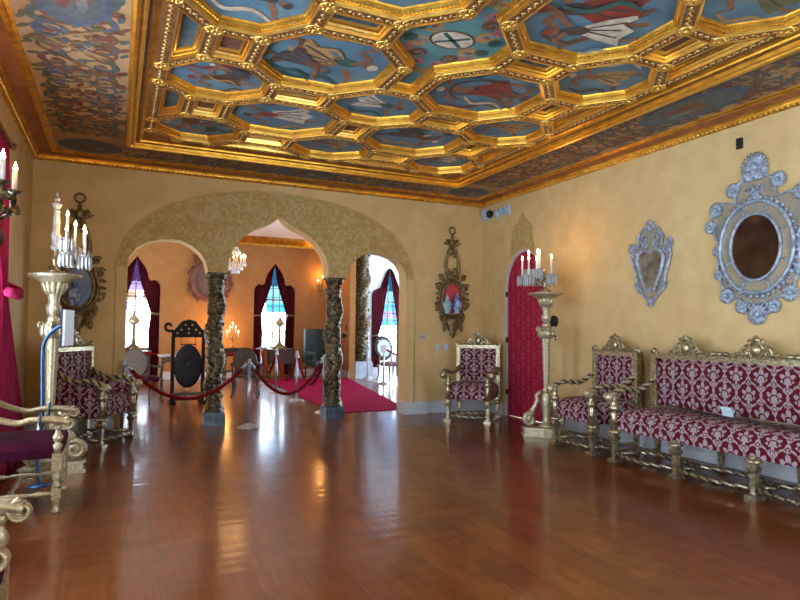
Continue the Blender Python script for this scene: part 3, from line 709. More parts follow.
# bead-and-leaf ornament along every beam, one rosette at every crossing
for a, c in edges:
    L = math.dist(a, c); n = max(2, int((L - .12) / .036))
    ex, ey = (c[0] - a[0]) / L, (c[1] - a[1]) / L
    for i in range(n):
        t = .065 + (L - .13) * (i + .5) / n; sgn = 1 if i % 2 else -1
        R = Matrix.Rotation(math.atan2(ey, ex) + .75 * sgn, 3, 'Z')
        lat.ell((CX + a[0] + ex * t - ey * .008 * sgn, CY + a[1] + ey * t + ex * .010 * sgn, ZB - .003), (.021, .0075, .008), 6, 4, 2, R)
lat.build('coffer_lattice', ['gold', 'gold_dark', 'gold_pale'], CEIL, recalc=False)
ros = MB(); ros.ell((0, 0, -.012), (.02, .02, .014), 8, 4)
for i in range(8):
    a = i * pi / 4; ros.ell((.036 * cos(a), .036 * sin(a), -.006), (.022, .014, .010), 6, 4, 0, Matrix.Rotation(a, 3, 'Z'))
ros.lathe([(.065, 0), (.068, -.008), (.060, -.014), (.052, -.008), (.050, 0)], n=16)
r0 = None
for (x, y) in sorted(nodes, key=lambda q: -q[1]):
    if y < -1.9: continue
    if r0 is None: o = r0 = ros.build('rosette', 'gold_bright', CEIL)
    else: o = r0.copy(); COL.objects.link(o); o.parent = CEIL
    o.location = (CX + x, CY + y, ZB - .001); o.scale = (1.12, 1.12, 1.1)

# ------------------------------------------------------------------ twisted columns
def column(label, x, y, h0, h1, r, pm, group='gilded twisted columns'):
    t = thing('twisted_column', label, 'column', (x, y, 0), 0, group)
    b = MB(); w = r * 1.08; b.box(-w, w, -w, w, 0, h0 * .86); b.box(-w * .94, w * .94, -w * .94, w * .94, h0 * .86, h0)
    b.build('plinth', pm, t)
    b = MB(); n = 24; z0, z1 = h0, h1 - r * 1.2; K = 150; v = []; rnd = random.Random(3)
    for j in range(K + 1):
        u = j / K; z = z0 + (z1 - z0) * u
        sp = 2 * pi * u * 2.4; ox, oy = r * .13 * cos(sp), r * .13 * sin(sp)
        for i in range(n):
            a = 2 * pi * i / n
            k = r * (.90 + .09 * cos(2 * a - sp * 2.) + .07 * sin(5 * a + u * 70) * sin(u * 95) + rnd.uniform(-.05, .05))
            v.append((ox + k * cos(a), oy + k * sin(a), z))
    b.add(v, [(j * n + i, j * n + (i + 1) % n, (j + 1) * n + (i + 1) % n, (j + 1) * n + i) for j in range(K) for i in range(n)], 0, True)
    for j in range(46):          # carved leaves winding up the shaft
        u = (j + .5) / 46; a = 2 * pi * u * 2.4 + (j % 3) * 2.1; z = z0 + (z1 - z0) * u
        R = Matrix.Rotation(a, 3, 'Z') @ Matrix.Rotation(.6 * (-1) ** j, 3, 'X')
        sp = 2 * pi * u * 2.4
        b.ell((r * .13 * cos(sp) + r * .90 * cos(a), r * .13 * sin(sp) + r * .90 * sin(a), z), (r * .14, r * .32, r * .19), 8, 5, 0, R)
    b.lathe([(r * .95, z0), (r * 1.0, z0 + .02), (r * .85, z0 + .045), (r * .75, z0 + .05)], n=20)
    b.build('shaft', 'column', t)
    b = MB(); b.lathe([(r * .72, z1), (r * .85, z1 + r * .15), (r * .78, z1 + r * .3), (r * .82, z1 + r * .6), (r * 1.02, z1 + r * .95), (r * 1.06, h1 - r * .18)], n=24, flute=8, fa=.06)
    for i in range(8):
        a = i * pi / 4; b.ell((r * .92 * cos(a), r * .92 * sin(a), z1 + r * .75), (r * .16, r * .2, r * .3), 8, 5, 0, Matrix.Rotation(a, 3, 'Z'))
    w = r * 1.08; b.box(-w, w, -w, w, h1 - r * .18, h1)
    b.build('capital', 'column', t)
    return t
column('dark gilded twisted column on blue-grey block, between left and middle arches', 1.315, YB + .145, .19, 2.21, .135, 'plinth')
column('dark gilded twisted column beside the magenta carpet, between middle and right arches', 3.135, YB + .145, .19, 2.21, .140, 'plinth')
column('tall gilded twisted column on pale blocks, seen through right arch', 6.52, 16.50, .45, FARZ - .3, .25, 'plinth_pale')

# ------------------------------------------------------------------ far room and white sunroom
def ogee(cx, hw, z0, zs, zt, n=6):
    p = [(hw, z0), (hw, zs - .12), (hw * .93, zs - .03), (hw * .78, zs + .04), (hw * .58, zs + .02), (hw * .50, zs + .06), (hw * .46, zs + .22), (hw * .36, zs + .36), (hw * .18, zt - .14), (0, zt)]
    return [(cx + a, z) for a, z in p] + [(cx - a, z) for a, z in reversed(p[:-1])]
WL, WM_, WS = .45, 4.14, 8.80
def ogee_window(cx, y, z0, zs, zt, hw, tint):
    WN[0] += 1
    b = MB(); loop = ogee(cx, hw, z0, zs, zt)
    inn = [(cx + (x - cx) * .93, z0 + .05 + (z - z0 - .05) * .975 if z > z0 + .01 else z0 + .05) for x, z in loop]
    b.ring([[(x, y, z) for x, z in loop], [(x, y - .03, z) for x, z in loop], [(x, y - .03, z) for x, z in inn], [(x, y + .03, z) for x, z in inn], [(x, y + .03, z) for x, z in loop], [(x, y, z) for x, z in loop]])
    b.box(cx - .02, cx + .02, y - .025, y + .025, z0 + .03, zt - .6)
    b.box(cx - hw * .95, cx + hw * .95, y - .025, y + .025, zs - .42, zs - .37)
    o = struct(b.build('window_%d' % WN[0], 'win_frame'), 'ogee-topped window with leaded stained glass')
    b = MB(); z = z0 + .2
    while z < zs: b.box(cx - hw * .95, cx + hw * .95, y - .008, y + .008, z - .011, z + .011); z += .26
    for k in (-2, -1, 1, 2): b.box(cx + k * hw * .32 - .010, cx + k * hw * .32 + .010, y - .008, y + .008, z0, zs)
    b.build('glazing_bar', 'lead', o)
    pb = MB(); zz = z0 + .02; j = 0
    ms = ['pane', 'pane_blue', 'pane_teal', 'pane_violet', 'pane_amber']
    while zz < zs - .0:
        for k in range(6):
            xa = cx + hw * (-.96 + .32 * k); m = tint(j, k)
            pb.add([(xa, y, zz), (xa + hw * .32, y, zz), (xa + hw * .32, y, min(zz + .26, zs)), (xa, y, min(zz + .26, zs))], [(0, 1, 2, 3)], m, False)
        zz += .26; j += 1
    top = [(x, z) for x, z in loop if z > zs - .0]
    pb.prism([(cx + .5 * hw, zs)] + top + [(cx - .5 * hw, zs)], lambda u, v, w: (u, w, v), y, y + .004, tint(99, 0))
    pb.build('pane', ms, o, recalc=False)
    portal((cx, y + .12, (z0 + zt) / 2), (radians(-90), 0, 0), hw * 2, zt - z0)
    return o
far_holes = [ogee(WL, .60, .0, 2.62, 3.28), ogee(WM_, .60, .0, 2.62, 3.28)]
b = MB()
for cx in (WL, WM_): b.box(cx - .62, cx + .62, FARY + .17, FARY + .3, 0, .80)
struct(b.build('trim_6', 'plaster_far'), 'panels below the far windows')
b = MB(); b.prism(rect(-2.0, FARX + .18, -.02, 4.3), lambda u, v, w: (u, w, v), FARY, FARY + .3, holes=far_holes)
struct(b.build('wall_far', 'plaster_far'), 'lamplit wall of the far room with two ogee windows')
b = MB(); b.prism([(YB + WT, 0), (10.0, 0), (10.0, 3.5), (16.1, 3.5), (16.1, 0), (FARY, 0), (FARY, 4.3), (YB + WT, 4.3)], lambda u, v, w: (w, u, v), FARX, FARX + .18)
struct(b.build('wall_far_right', 'plaster_far'), 'lamplit wall with a wide opening to the sunroom')
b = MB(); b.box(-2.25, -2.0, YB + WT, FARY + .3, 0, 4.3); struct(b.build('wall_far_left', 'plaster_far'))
b = MB(); b.box(-2.25, FARX + .18, YB + WT, FARY + .3, FARZ, FARZ + .15); struct(b.build('ceiling_far', 'ceil_far'), 'pale ceiling of the far room')
b = MB(); b.ring([[(-2, FARY, 3.76), (FARX, FARY, 3.76)], [(-2, FARY - .05, 3.76), (FARX, FARY - .05, 3.76)], [(-2, FARY - .06, 3.82), (FARX, FARY - .06, 3.82)], [(-2, FARY - .2, 3.93), (FARX, FARY - .2, 3.93)], [(-2, FARY - .24, FARZ), (FARX, FARY - .24, FARZ)]], 0, closed=False)
b.ring([[(FARX, 9.3, 3.76), (FARX, FARY, 3.76)], [(FARX - .06, 9.3, 3.82), (FARX - .06, FARY, 3.82)], [(FARX - .24, 9.3, FARZ), (FARX - .24, FARY, FARZ)]], 0, closed=False)
struct(b.build('trim_5', 'gold'), 'gilt cornice of the far room')
base('baseboard_far', [(-2, WL - .61), (WL + .61, WM_ - .61), (WM_ + .61, FARX)], lambda a, d, z: (a, FARY - d, z))
base('baseboard_far_right', [(16.1, FARY)], lambda a, d, z: (FARX - d, a, z))
ogee_window(WL, FARY + .24, .80, 2.62, 3.28, .60, lambda j, k: 3 if j == 99 else (4 if j == 5 and k != 3 else (3 if j == 6 else (1 if j == 4 and k == 1 else 0))))
ogee_window(WM_, FARY + .24, .80, 2.62, 3.28, .60, lambda j, k: 2 if j == 99 else (1 if j == 4 and 1 < k < 5 else (2 if j >= 5 else 0)))
# sunroom
SX, SY = 11.5, 19.6
b = MB(); b.prism(rect(FARX + .18, SX + .2, 0, 4.3), lambda u, v, w: (u, w, v), SY, SY + .25, holes=[ogee(WS, .62, .45, 2.75, 3.55)])
struct(b.build('wall_sunroom_back', 'white_plaster'), 'white sunroom wall with an ogee window')
SW = [(10.6, 12.8, .4, 3.3), (13.6, 15.8, .4, 3.3), (16.6, 18.8, .4, 3.3)]
b = MB(); b.prism(rect(9.0, SY, 0, 4.3), lambda u, v, w: (w, u, v), SX, SX + .2, holes=[rect(*w) for w in SW])
struct(b.build('wall_sunroom_right', 'white_plaster'))
b = MB(); b.box(FARX + .18, SX + .2, 8.9, SY + .25, FARZ, FARZ + .15); struct(b.build('ceiling_sunroom', 'white_plaster'))
b = MB(); b.box(FARX + .28, SX + .2, 8.8, 9.0, 0, 4.3); struct(b.build('wall_sunroom_front', 'white_plaster'))
b = MB(); b.box(FARX, FARX + .18, FARY + .3, SY, 0, 4.3); struct(b.build('wall_sunroom_left', 'white_plaster'))
b = MB(); b.box(FARX + .17, SX, 9.0, SY, 0, .006); struct(b.build('floor_sunroom', 'marble'), 'pale shining sunroom floor')
for w in SW:
    rect_window(*w, lambda u, v, q: (SX + .12 + q, u, v)); portal((SX + .19, (w[0] + w[1]) / 2, (w[2] + w[3]) / 2), (0, radians(90), 0), w[3] - w[2], w[1] - w[0])
ogee_window(WS, SY + .1, .45, 2.75, 3.55, .62, lambda j, k: 2 if j == 99 else (1 if j in (4, 6) else (3 if j == 5 else (2 if j > 6 else 0))))

# ---- curtains
def drape(name_parent, fo, fi, z0, z1, plane, nf, amp, m, parent, nu=34, nz=26, thick=.02):
    b = MB(); F, B = [], []
    for j in range(nz + 1):
        z = z1 + (z0 - z1) * j / nz
        for i in range(nu + 1):
            t = i / nu; u = fo(z) + (fi(z) - fo(z)) * t
            w = amp * sin(t * nf * 2 * pi) * min(1, .25 + j / 5)
            F.append(plane(u, z, w)); B.append(plane(u, z, w + thick))
    n = nu + 1; K = len(F); fs = []
    for j in range(nz):
        for i in range(nu):
            q = (j * n + i, j * n + i + 1, (j + 1) * n + i + 1, (j + 1) * n + i); fs.append(q); fs.append(tuple(K + x for x in reversed(q)))
    for j in range(nz):
        for i in (0, nu): fs.append((j * n + i, (j + 1) * n + i, K + (j + 1) * n + i, K + j * n + i))
    for i in range(nu):
        for j in (0, nz): fs.append((j * n + i, j * n + i + 1, K + j * n + i + 1, K + j * n + i))
    b.add(F + B, fs, 0, True); return b.build(name_parent, m, parent)
def lerp(pts, z):
    for (z0, a), (z1, c) in zip(pts, pts[1:]):
        if z <= z1: return a + (c - a) * max(0, (z - z0)) / (z1 - z0)
    return pts[-1][1]
def ogee_half(hw, zs, zt, z):
    return lerp([(0, hw), (zs - .12, hw), (zs - .03, hw * .93), (zs + .04, hw * .78), (zs + .06, hw * .50), (zs + .22, hw * .46), (zs + .36, hw * .36), (zt - .14, hw * .18), (zt, .01)], z)
def ogee_curtains(cx, y, hw, zs, zt, tie, lab, m='curtain', inner=None):
    for s, sd in ((-1, 'left'), (1, 'right')):
        t = thing('curtain', 'dark crimson tied-back curtain, %s side of %s' % (sd, lab), 'curtain', (0, 0, 0), 0, 'tied crimson curtains at the far windows')
        fi = lambda z: lerp([(.05, hw * .58), (tie - .4, hw * .58), (tie, hw * .66), (tie + .3, hw * .50), (zs, hw * .17), (zt, 0)], z)
        drape('cloth', lambda z: cx + s * (ogee_half(hw, zs, zt, z) + .03), lambda z: cx + s * fi(z), .05, zt - .01, lambda u, z, w: (u, y + w, z), 5, .025, m, t)
        b = MB(); b.tube([(cx + s * hw * f, y - .05 - .02 * sin(f * 3), tie + .06 * (1 - f)) for f in (.66, .78, .9, 1.03)], .03, 8); b.build('tieback', 'gilt_dark', t)
ogee_curtains(WL, FARY + .08, .565, 2.62, 3.28, 1.75, 'window behind the cane chair')
ogee_curtains(WM_, FARY + .08, .565, 2.62, 3.28, 1.75, 'window seen through middle arch')
ogee_curtains(WS, SY - .07, .66, 2.75, 3.55, 1.15, 'the sunroom window')
# main-room curtain beside the left window
t = thing('curtain', 'raspberry pink floor-length curtain hanging at window in left wall', 'curtain')
drape('cloth', lambda z: lerp([(.02, 7.95), (.5, 7.75), (1.2, 7.15), (1.7, 6.72), (2.2, 6.66), (3.1, 6.62)], z), lambda z: lerp([(.02, 6.5), (1.2, 6.35), (1.7, 6.42), (2.2, 6.1), (3.1, 5.5)], z), .02, 3.12, lambda u, z, w: (XL + .055 + w * .8 + .05 * max(0, 1 - z / 1.6), u, z), 7, .035, 'curtain_pink', t, nu=56)
b = MB(); b.tube([(XL + .05, 6.80, 1.80), (XL + .18, 6.76, 1.74), (XL + .20, 6.55, 1.70), (XL + .14, 6.40, 1.72)], .045, 10); b.build('tieback', 'curtain_pink', t)
b = MB(); b.tube([(XL + .08, 4.70, 3.14), (XL + .08, 6.75, 3.14)], .018, 8); b.ell((XL + .08, 6.77, 3.14), .035); b.build('curtain_rod', 'gilt_dark', t)

# ------------------------------------------------------------------ damask armchairs and settee
def crest_mesh(b, cx, y, z, s=1.):
    for k in (-1, 1):
        b.tube([(cx + k * x, y, z + q) for x, q in spiral((.115 * s, .045 * s), .05 * s, .012 * s, pi * .9, -1.4, 20)], .014 * s, 6)
        b.tube([(cx + k * x, y, z + q) for x, q in bez([(.23 * s, .0), (.17 * s, .03 * s), (.13 * s, .10 * s), (.06 * s, .14 * s)], 6)], [.010 * s] * 6 + [.018 * s] * 7 + [.012 * s] * 6, 6)
        b.tube([(cx + k * x, y, z + q) for x, q in spiral((.055 * s, .155 * s), .03 * s, .008 * s, 0, 1.2, 14)], .010 * s, 6)
        b.ell((cx + k * .19 * s, y, z + .035 * s), (.035 * s, .02 * s, .02 * s), 8, 5)
    b.ell((cx, y - .012, z + .075 * s), (.055 * s, .03 * s, .065 * s), 12, 7)
    b.tube([(cx + .07 * s * cos(a * pi / 10), y, z + .075 * s + .08 * s * sin(a * pi / 10)) for a in range(21)], .012 * s, 6)
    b.ell((cx, y, z + .175 * s), (.05 * s, .025 * s, .028 * s), 10, 6); b.ell((cx, y, z + .20 * s), (.022 * s, .02 * s, .022 * s), 8, 5)
def leg_prof(top):
    return [(.050, 0), (.052, .03), (.036, .045), (.030, .06), (.040, .22), (.062, .245), (.066, .262), (.044, .285), (.040, top)]
def settee(name, label, cat, loc, rz, w=.74, d=.70, bays=1, crests=(0,), rope=True, side=False, group=None, ws=1.):
    t = thing(name, label, cat, loc, rz, group)
    yf, yb = -d / 2, d / 2; hw = w / 2
    # seat
    nx, ny = 14 * bays + 2, 14; b = MB(); v = []
    def ed(q): return min(1, (1 - abs(q)) / .12)
    for j in range(ny + 1):
        for i in range(nx + 1):
            x = -1 + 2 * i / nx; y = -1 + 2 * j / ny
            e = (1 - abs(x) ** 10) * (1 - abs(y) ** 5)
            v.append((x * (hw - .03), y * (d / 2 - .02) - .01, .505 + .085 * max(0, e) ** .6))
    b.add(v, [(j * (nx + 1) + i, j * (nx + 1) + i + 1, (j + 1) * (nx + 1) + i + 1, (j + 1) * (nx + 1) + i) for j in range(ny) for i in range(nx)], 0, True)
    a, c = hw - .03, d / 2 - .02
    b.ring([[(-a, -c - .01, .505), (a, -c - .01, .505), (a, c - .01, .505), (-a, c - .01, .505)], [(-a - .012, -c - .025, .44), (a + .012, -c - .025, .44), (a + .012, c - .01, .44), (-a - .012, c - .01, .44)], [(-a, -c - .012, .34), (a, -c - .012, .34), (a, c - .01, .34), (-a, c - .01, .34)]])
    b.add([(-a, -c - .012, .34), (a, -c - .012, .34), (a, c - .01, .34), (-a, c - .01, .34)], [(3, 2, 1, 0)], 0, False)
    b.build('seat', 'damask', t)
    # back
    b = MB(); n = 10; v = []
    z0, z1 = .58, 1.115
    for j in range(n + 1):
        for i in range(n * 2 + 1):
            x = -1 + i / n; z = -1 + 2 * j / n
            v.append((x * (hw - .055), yb - .055 - .03 * (1 - x ** 6) * (1 - z ** 6), (z0 + z1) / 2 + z * (z1 - z0) / 2))
    b.add(v, [(j * (2 * n + 1) + i, j * (2 * n + 1) + i + 1, (j + 1) * (2 * n + 1) + i + 1, (j + 1) * (2 * n + 1) + i) for j in range(n) for i in range(2 * n)], 0, True)
    b.box(-hw + .055, hw - .055, yb - .055, yb - .005, z0, z1)
    b.build('backrest', 'damask', t, recalc=False)
    b = MB()
    for s in (-1, 1):
        b.box(s * (hw - .032) - .032, s * (hw - .032) + .032, yb - .075, yb, .34, 1.17)
        b.box(s * (hw - .032) - .018, s * (hw - .032) + .018, yb - .088, yb - .07, .55, 1.10)
        b.tube([(s * (hw - .03 + x), yb - .05, 1.155 + q) for x, q in spiral((0.005, 0.02), .045, .012, -pi / 2, 1.3, 18)], .02, 7)
        b.ell((s * (hw - .03), yb - .06, 1.19), (.035, .035, .03), 10, 6)
    b.box(-hw, hw, yb - .08, yb, 1.105, 1.16); b.box(-hw + .02, hw - .02, yb - .092, yb - .07, 1.118, 1.14)
    b.box(-hw + .05, hw - .05, yb - .07, yb - .01, .545, .585)
    k = int(w / .035)
    for i in range(k): b.ell((-hw + w * (i + .5) / k, yb - .085, 1.163), (.014, .012, .010), 6, 4)
    if bays > 1:
        for i in range(1, len(crests)):
            cx = (crests[i] + crests[i - 1]) / 2
            for q in (-1, 0, 1): b.ell((cx + q * .07, yb - .05, 1.185), (.05, .03, .028), 8, 5)
    b.build('back_frame', 'gilt_wood', t)
    for cx in crests:
        b = MB(); crest_mesh(b, cx, yb - .05, 1.16, 1.); b.build('crest', 'gilt_wood', t)
    # legs
    for i in range(bays + 1):
        x = -hw + .05 + (w - .10) * i / bays
        outer = i in (0, bays)
        b = MB(); b.box(x - .055, x + .055, yf - .045, yf + .065, 0, .035)
        b.lathe(leg_prof(.36), (x, yf + .01, 0), 4, rot=pi / 4, smooth=False)
        b.lathe([(.05, .30), (.075, .315), (.06, .335), (.05, .34)], (x, yf + .01, 0), 12)
        if outer:
            b.lathe([(.038, .34), (.036, .52), (.030, .53), (.052, .56), (.060, .575), (.040, .60), (.032, .66), (.045, .68)], (x, yf - .0, 0), 12)
        b.build('leg', 'gilt_wood', t)
        b = MB(); b.box(x - .045, x + .045, yb - .09, yb, 0, .03)
        b.lathe(leg_prof(.35), (x, yb - .045, 0), 4, rot=pi / 4, smooth=False); b.build('leg', 'gilt_wood', t)
    # curved stretchers
    for i in range(bays):
        xa = -hw + .05 + (w - .10) * i / bays; xb = -hw + .05 + (w - .10) * (i + 1) / bays
        cx, rx = (xa + xb) / 2, (xb - xa) / 2
        b = MB()
        b.tube([(cx + (rx + .05) * cos(2 * pi * q / 96), yf + .17 + .235 * sin(2 * pi * q / 96), .085) for q in range(97)], .022, 12, lobes=2, twist=58, amp=.25, groove=1)
        b.build('stretcher', ['gilt_wood', 'gilt_shade'], t)
    for x in (-hw + .05, hw - .05):
        b = MB(); b.tube([(x, yf + .03, .085), (x * .93, 0, .085), (x, yb - .05, .085)], .018, 8); b.build('stretcher', 'gilt_wood', t)
    # arms
    for s in (-1, 1):
        x = s * (hw - .04); b = MB()
        if rope:
            p = bez([(x, yb - .08, .87), (x, yb - .22, .79), (x, .02, .755), (x, yf + .16, .77), (x, yf + .03, .735), (x, yf - .05, .70)], 16)
            b.tube(p, .029, 12, lobes=2, twist=58, amp=.25, groove=1)
        else:
            p = bez([(x, yb - .08, .80), (x * 1.03, yb - .2, .74), (x * 1.12, .0, .72), (x * 1.16, yf + .12, .77), (x * 1.16, yf - .0, .755), (x * 1.16, yf - .09, .72)], 8)
            b.tube(p, [.022 + .016 * j / 40 for j in range(41)], 10, flat=1.5)
        b.ell((p[-1].x, yf - .055, p[-1].z - .01), (.045, .05, .05), 12, 8)
        b.tube([(p[-1].x + s * .035, yf - .055 + q, p[-1].z - .01 + z) for q, z in spiral((0, 0), .045, .008, .5, 1.5, 20)], .010, 6)
        b.ell((p[-1].x - s * .0, yf - .0, .685), (.04, .05, .035), 10, 6)
        b.build('arm', ['gilt_wood' if not rope else 'gilt_pale', 'gilt_shade'], t)
        if side:
            b = MB(); v0 = [(s * (hw - .055), y, z) for y, z in ((yb - .08, .40), (yf + .06, .40), (yf + .06, .68), (0, .71), (yb - .2, .76), (yb - .08, .83))]
            v1 = [(s * (hw - .02), y, z) for _, y, z in v0]
            b.add(v0 + v1, [(0, 1, 2, 3, 4, 5), (11, 10, 9, 8, 7, 6)] + [(i, (i + 1) % 6, 6 + (i + 1) % 6, 6 + i) for i in range(6)], 0, False)
            b.build('side_panel', 'damask', t)
    return t
DG = 'burgundy damask seats with gilded frames'
settee('damask_armchair', 'burgundy damask armchair beside the crimson door, angled, with smooth arms', 'chair', (5.14, 8.16, 0), radians(-46), .72, .74, rope=False, group=DG)
settee('damask_armchair', 'burgundy damask armchair with twisted rope arms, between torchere and long settee', 'chair', (5.30, 5.64, 0), radians(-93), .78, .70, group=DG)
settee('damask_armchair', 'burgundy damask armchair with upholstered sides, in left corner below oval bracket', 'chair', (-.235, 8.35, 0), radians(59), .76, .66, side=True, group=DG)
settee('damask_settee', 'long burgundy damask settee with two visible crests along right wall', 'sofa', (5.26, 3.775, 0), radians(-90), 2.46, .70, bays=3, crests=(-.79, 0., .79), group=DG)
# card and barrier strap on the settee
b = MB(); b.obox((0, 0, .042), (.055, 0, 0), (0, .002, .006), (0, -.018, .04)); b.obox((0, .02, .028), (.055, 0, 0), (0, .002, -.005), (0, .018, .028))
tag(b.build('folded_card', 'card', None, Matrix.Translation((5.34, 3.93, .600)) @ Matrix.Rotation(radians(-90), 4, 'Z')), 'small pale blue folded card standing on the settee seat', 'card')
b = MB(); sp = bez([(5.52, 4.78, .600), (5.40, 4.45, .604), (5.28, 4.05, .606), (5.20, 3.6, .606), (5.10, 3.0, .604), (5.08, 2.7, .602)], 10)
v = []
for i, p in enumerate(sp):
    a = sp[min(i + 1, len(sp) - 1)] - sp[max(i - 1, 0)]; a.z = 0; a.normalize(); nn = Vector((-a.y, a.x, 0)) * .022
    v += [p + nn, p - nn, p - nn + Vector((0, 0, .004)), p + nn + Vector((0, 0, .004))]
b.add(v, [(4 * i + q, 4 * i + (q + 1) % 4, 4 * i + 4 + (q + 1) % 4, 4 * i + 4 + q) for i in range(len(sp) - 1) for q in range(4)] + [(0, 1, 2, 3), tuple(len(v) - 4 + q for q in (3, 2, 1, 0))], 0, False)
tag(b.build('barrier_strap', 'black_plastic'), 'black strap lying across the long settee seat', 'strap')

# ------------------------------------------------------------------ gilt armchairs with plum velvet seats at the left wall
def gilt_armchair(label, loc, rz, w=.76, d=.62):
    t = thing('gilt_armchair', label, 'chair', loc, rz, 'gilded armchairs with plum velvet seats along left wall')
    hw, yf, yb = w / 2, -d / 2, d / 2
    b = MB(); a, c = hw - .03, d / 2 - .01
    n = 10; v = [(x * a, y * c, .52 + .03 * (1 - abs(x) ** 4) * (1 - abs(y) ** 4)) for y in [-1 + 2 * j / n for j in range(n + 1)] for x in [-1 + 2 * i / n for i in range(n + 1)]]
    b.add(v, [(j * (n + 1) + i, j * (n + 1) + i + 1, (j + 1) * (n + 1) + i + 1, (j + 1) * (n + 1) + i) for j in range(n) for i in range(n)])
    b.ring([[(-a, -c, .52), (a, -c, .52), (a, c, .52), (-a, c, .52)], [(-a - .01, -c - .01, .48), (a + .01, -c - .01, .48), (a + .01, c, .48), (-a - .01, c, .48)], [(-a, -c, .41), (a, -c, .41), (a, c, .41), (-a, c, .41)]])
    b.build('seat', 'velvet', t)
    lp = [(.030, 0), (.032, .02), (.020, .035), (.026, .07), (.030, .10), (.030, .101)]
    for sx in (-1, 1):
        for (y, top) in ((yf + .03, .66), (yb - .03, .46)):
            x = sx * (hw - .03); b = MB()
            b.lathe(lp, (x, y, 0), 12); b.box(x - .032, x + .032, y - .032, y + .032, .10, .19)
            b.lathe([(.020, .19), (.032, .205), (.018, .22), (.026, .25), (.032, .28), (.020, .30), (.030, .315), (.030, .318)], (x, y, 0), 12)
            b.box(x - .034, x + .034, y - .034, y + .034, .315, .45)
            if y < 0: b.lathe([(.022, .45), (.034, .51), (.018, .525), (.030, .545), (.036, .57), (.022, .60), (.016, .62), (.03, .64), (.03, top)], (x, y, 0), 12)
            b.build('leg', 'gilt_pale', t)
    def turned(p, q):
        P, Q = Vector(p), Vector(q); rr = [.014, .014, .024, .012, .020, .026, .020, .012, .024, .014, .014]
        b = MB(); b.tube([P + (Q - P) * (i / 10) for i in range(11)], rr, 10); b.build('stretcher', 'gilt_pale', t)
    for x in (-hw + .03, hw - .03): turned((x, yf + .03, .145), (x, yb - .03, .145))
    turned((-hw + .03, .02, .145), (hw - .03, .02, .145)); turned((-hw + .03, yf + .03, .36), (hw - .03, yf + .03, .36))
    for s in (-1, 1):
        x = s * (hw - .03); b = MB()
        p = bez([(x, yb - .03, .87), (x, yb - .14, .76), (x, .0, .69), (x, yf + .20, .705), (x, yf + .06, .70), (x, yf - .05, .68)], 7)
        b.tube(p, [.020 + .008 * j / 35 for j in range(36)], 10, flat=1.6)
        b.tube([(x, yf - .04 + q, .668 + z) for q, z in spiral((0, 0), .040, .008, pi * .5, -1.5, 22)], .018, 8, flat=1.)
        for e in (-1, 1): b.tube([(x + e * .022, yf - .04 + q, .668 + z) for q, z in spiral((0, 0), .048, .006, pi * .5, -1.7, 26)], .008, 6)
        b.build('arm', 'gilt_pale', t)
    b = MB()
    for s in (-1, 1):
        x = s * (hw - .035); b.box(x - .03, x + .03, yb - .06, yb, .41, 1.36); b.ell((x, yb - .03, 1.40), (.04, .035, .05), 10, 6)
    b.box(-hw + .06, hw - .06, yb - .055, yb - .005, 1.29, 1.36); b.box(-hw + .06, hw - .06, yb - .055, yb - .005, .60, .66)
    crest_mesh(b, 0, yb - .03, 1.36, .9); b.build('back_frame', 'gilt_pale', t)
    b = MB(); b.box(-hw + .06, hw - .06, yb - .06, yb - .01, .66, 1.29); b.build('backrest', 'damask_brown', t)
    return t
gilt_armchair('gilded armchair with plum velvet seat and scrolled arms, in front of bent blue stand', (-.67, 5.66, 0), radians(90), .76, .64)
gilt_armchair('nearest gilded armchair, only its scrolled arm tips and plum seat edge showing', (-.68, 2.62, 0), radians(90), .62)
# strap tied over the armrests
b = MB()
for y in (5.31, 6.01): b.tube([(-.50, y + .052 * cos(2 * pi * i / 16), .703 + .038 * sin(2 * pi * i / 16)) for i in range(17)], .008, 6, flat=3.)
b.tube(bez([(-.50, 5.36, .70), (-.50, 5.66, .64), (-.50, 5.96, .70)], 8), .006, 6)
tag(b.build('barrier_strap', 'tube'), 'dark blue strap tied round the scrolled arms of gilded chair', 'strap')

# bent sign stand beside the torchere
t = thing('sign_stand', 'bent blue steel stand holding a thin white panel by left torchere', 'stand', (-.575, 6.24, 0))
b = MB(); b.lathe([(.10, 0), (.10, .008), (.03, .02), (.02, .022)], n=24); b.build('base', 'tube', t)
b = MB(); b.tube(bez([(-.0, 0, .015), (-.03, .02, .25), (-.0, 0, .6), (-.012, 0, 1.15), (.0, -.01, 1.27), (.05, -.02, 1.36), (.12, -.03, 1.415), (.165, -.03, 1.43)], 6), .016, 10); b.build('pole', 'tube', t)
b = MB(); b.obox((.18, -.03, 1.40), (.012, 0, 0), (.03, .10, 0), (0, 0, .16), 0); b.obox((.165, -.03, 1.40), (.006, 0, 0), (.031, .104, 0), (0, 0, .165), 1); b.build('panel', ['panel_white', 'tube'], t)

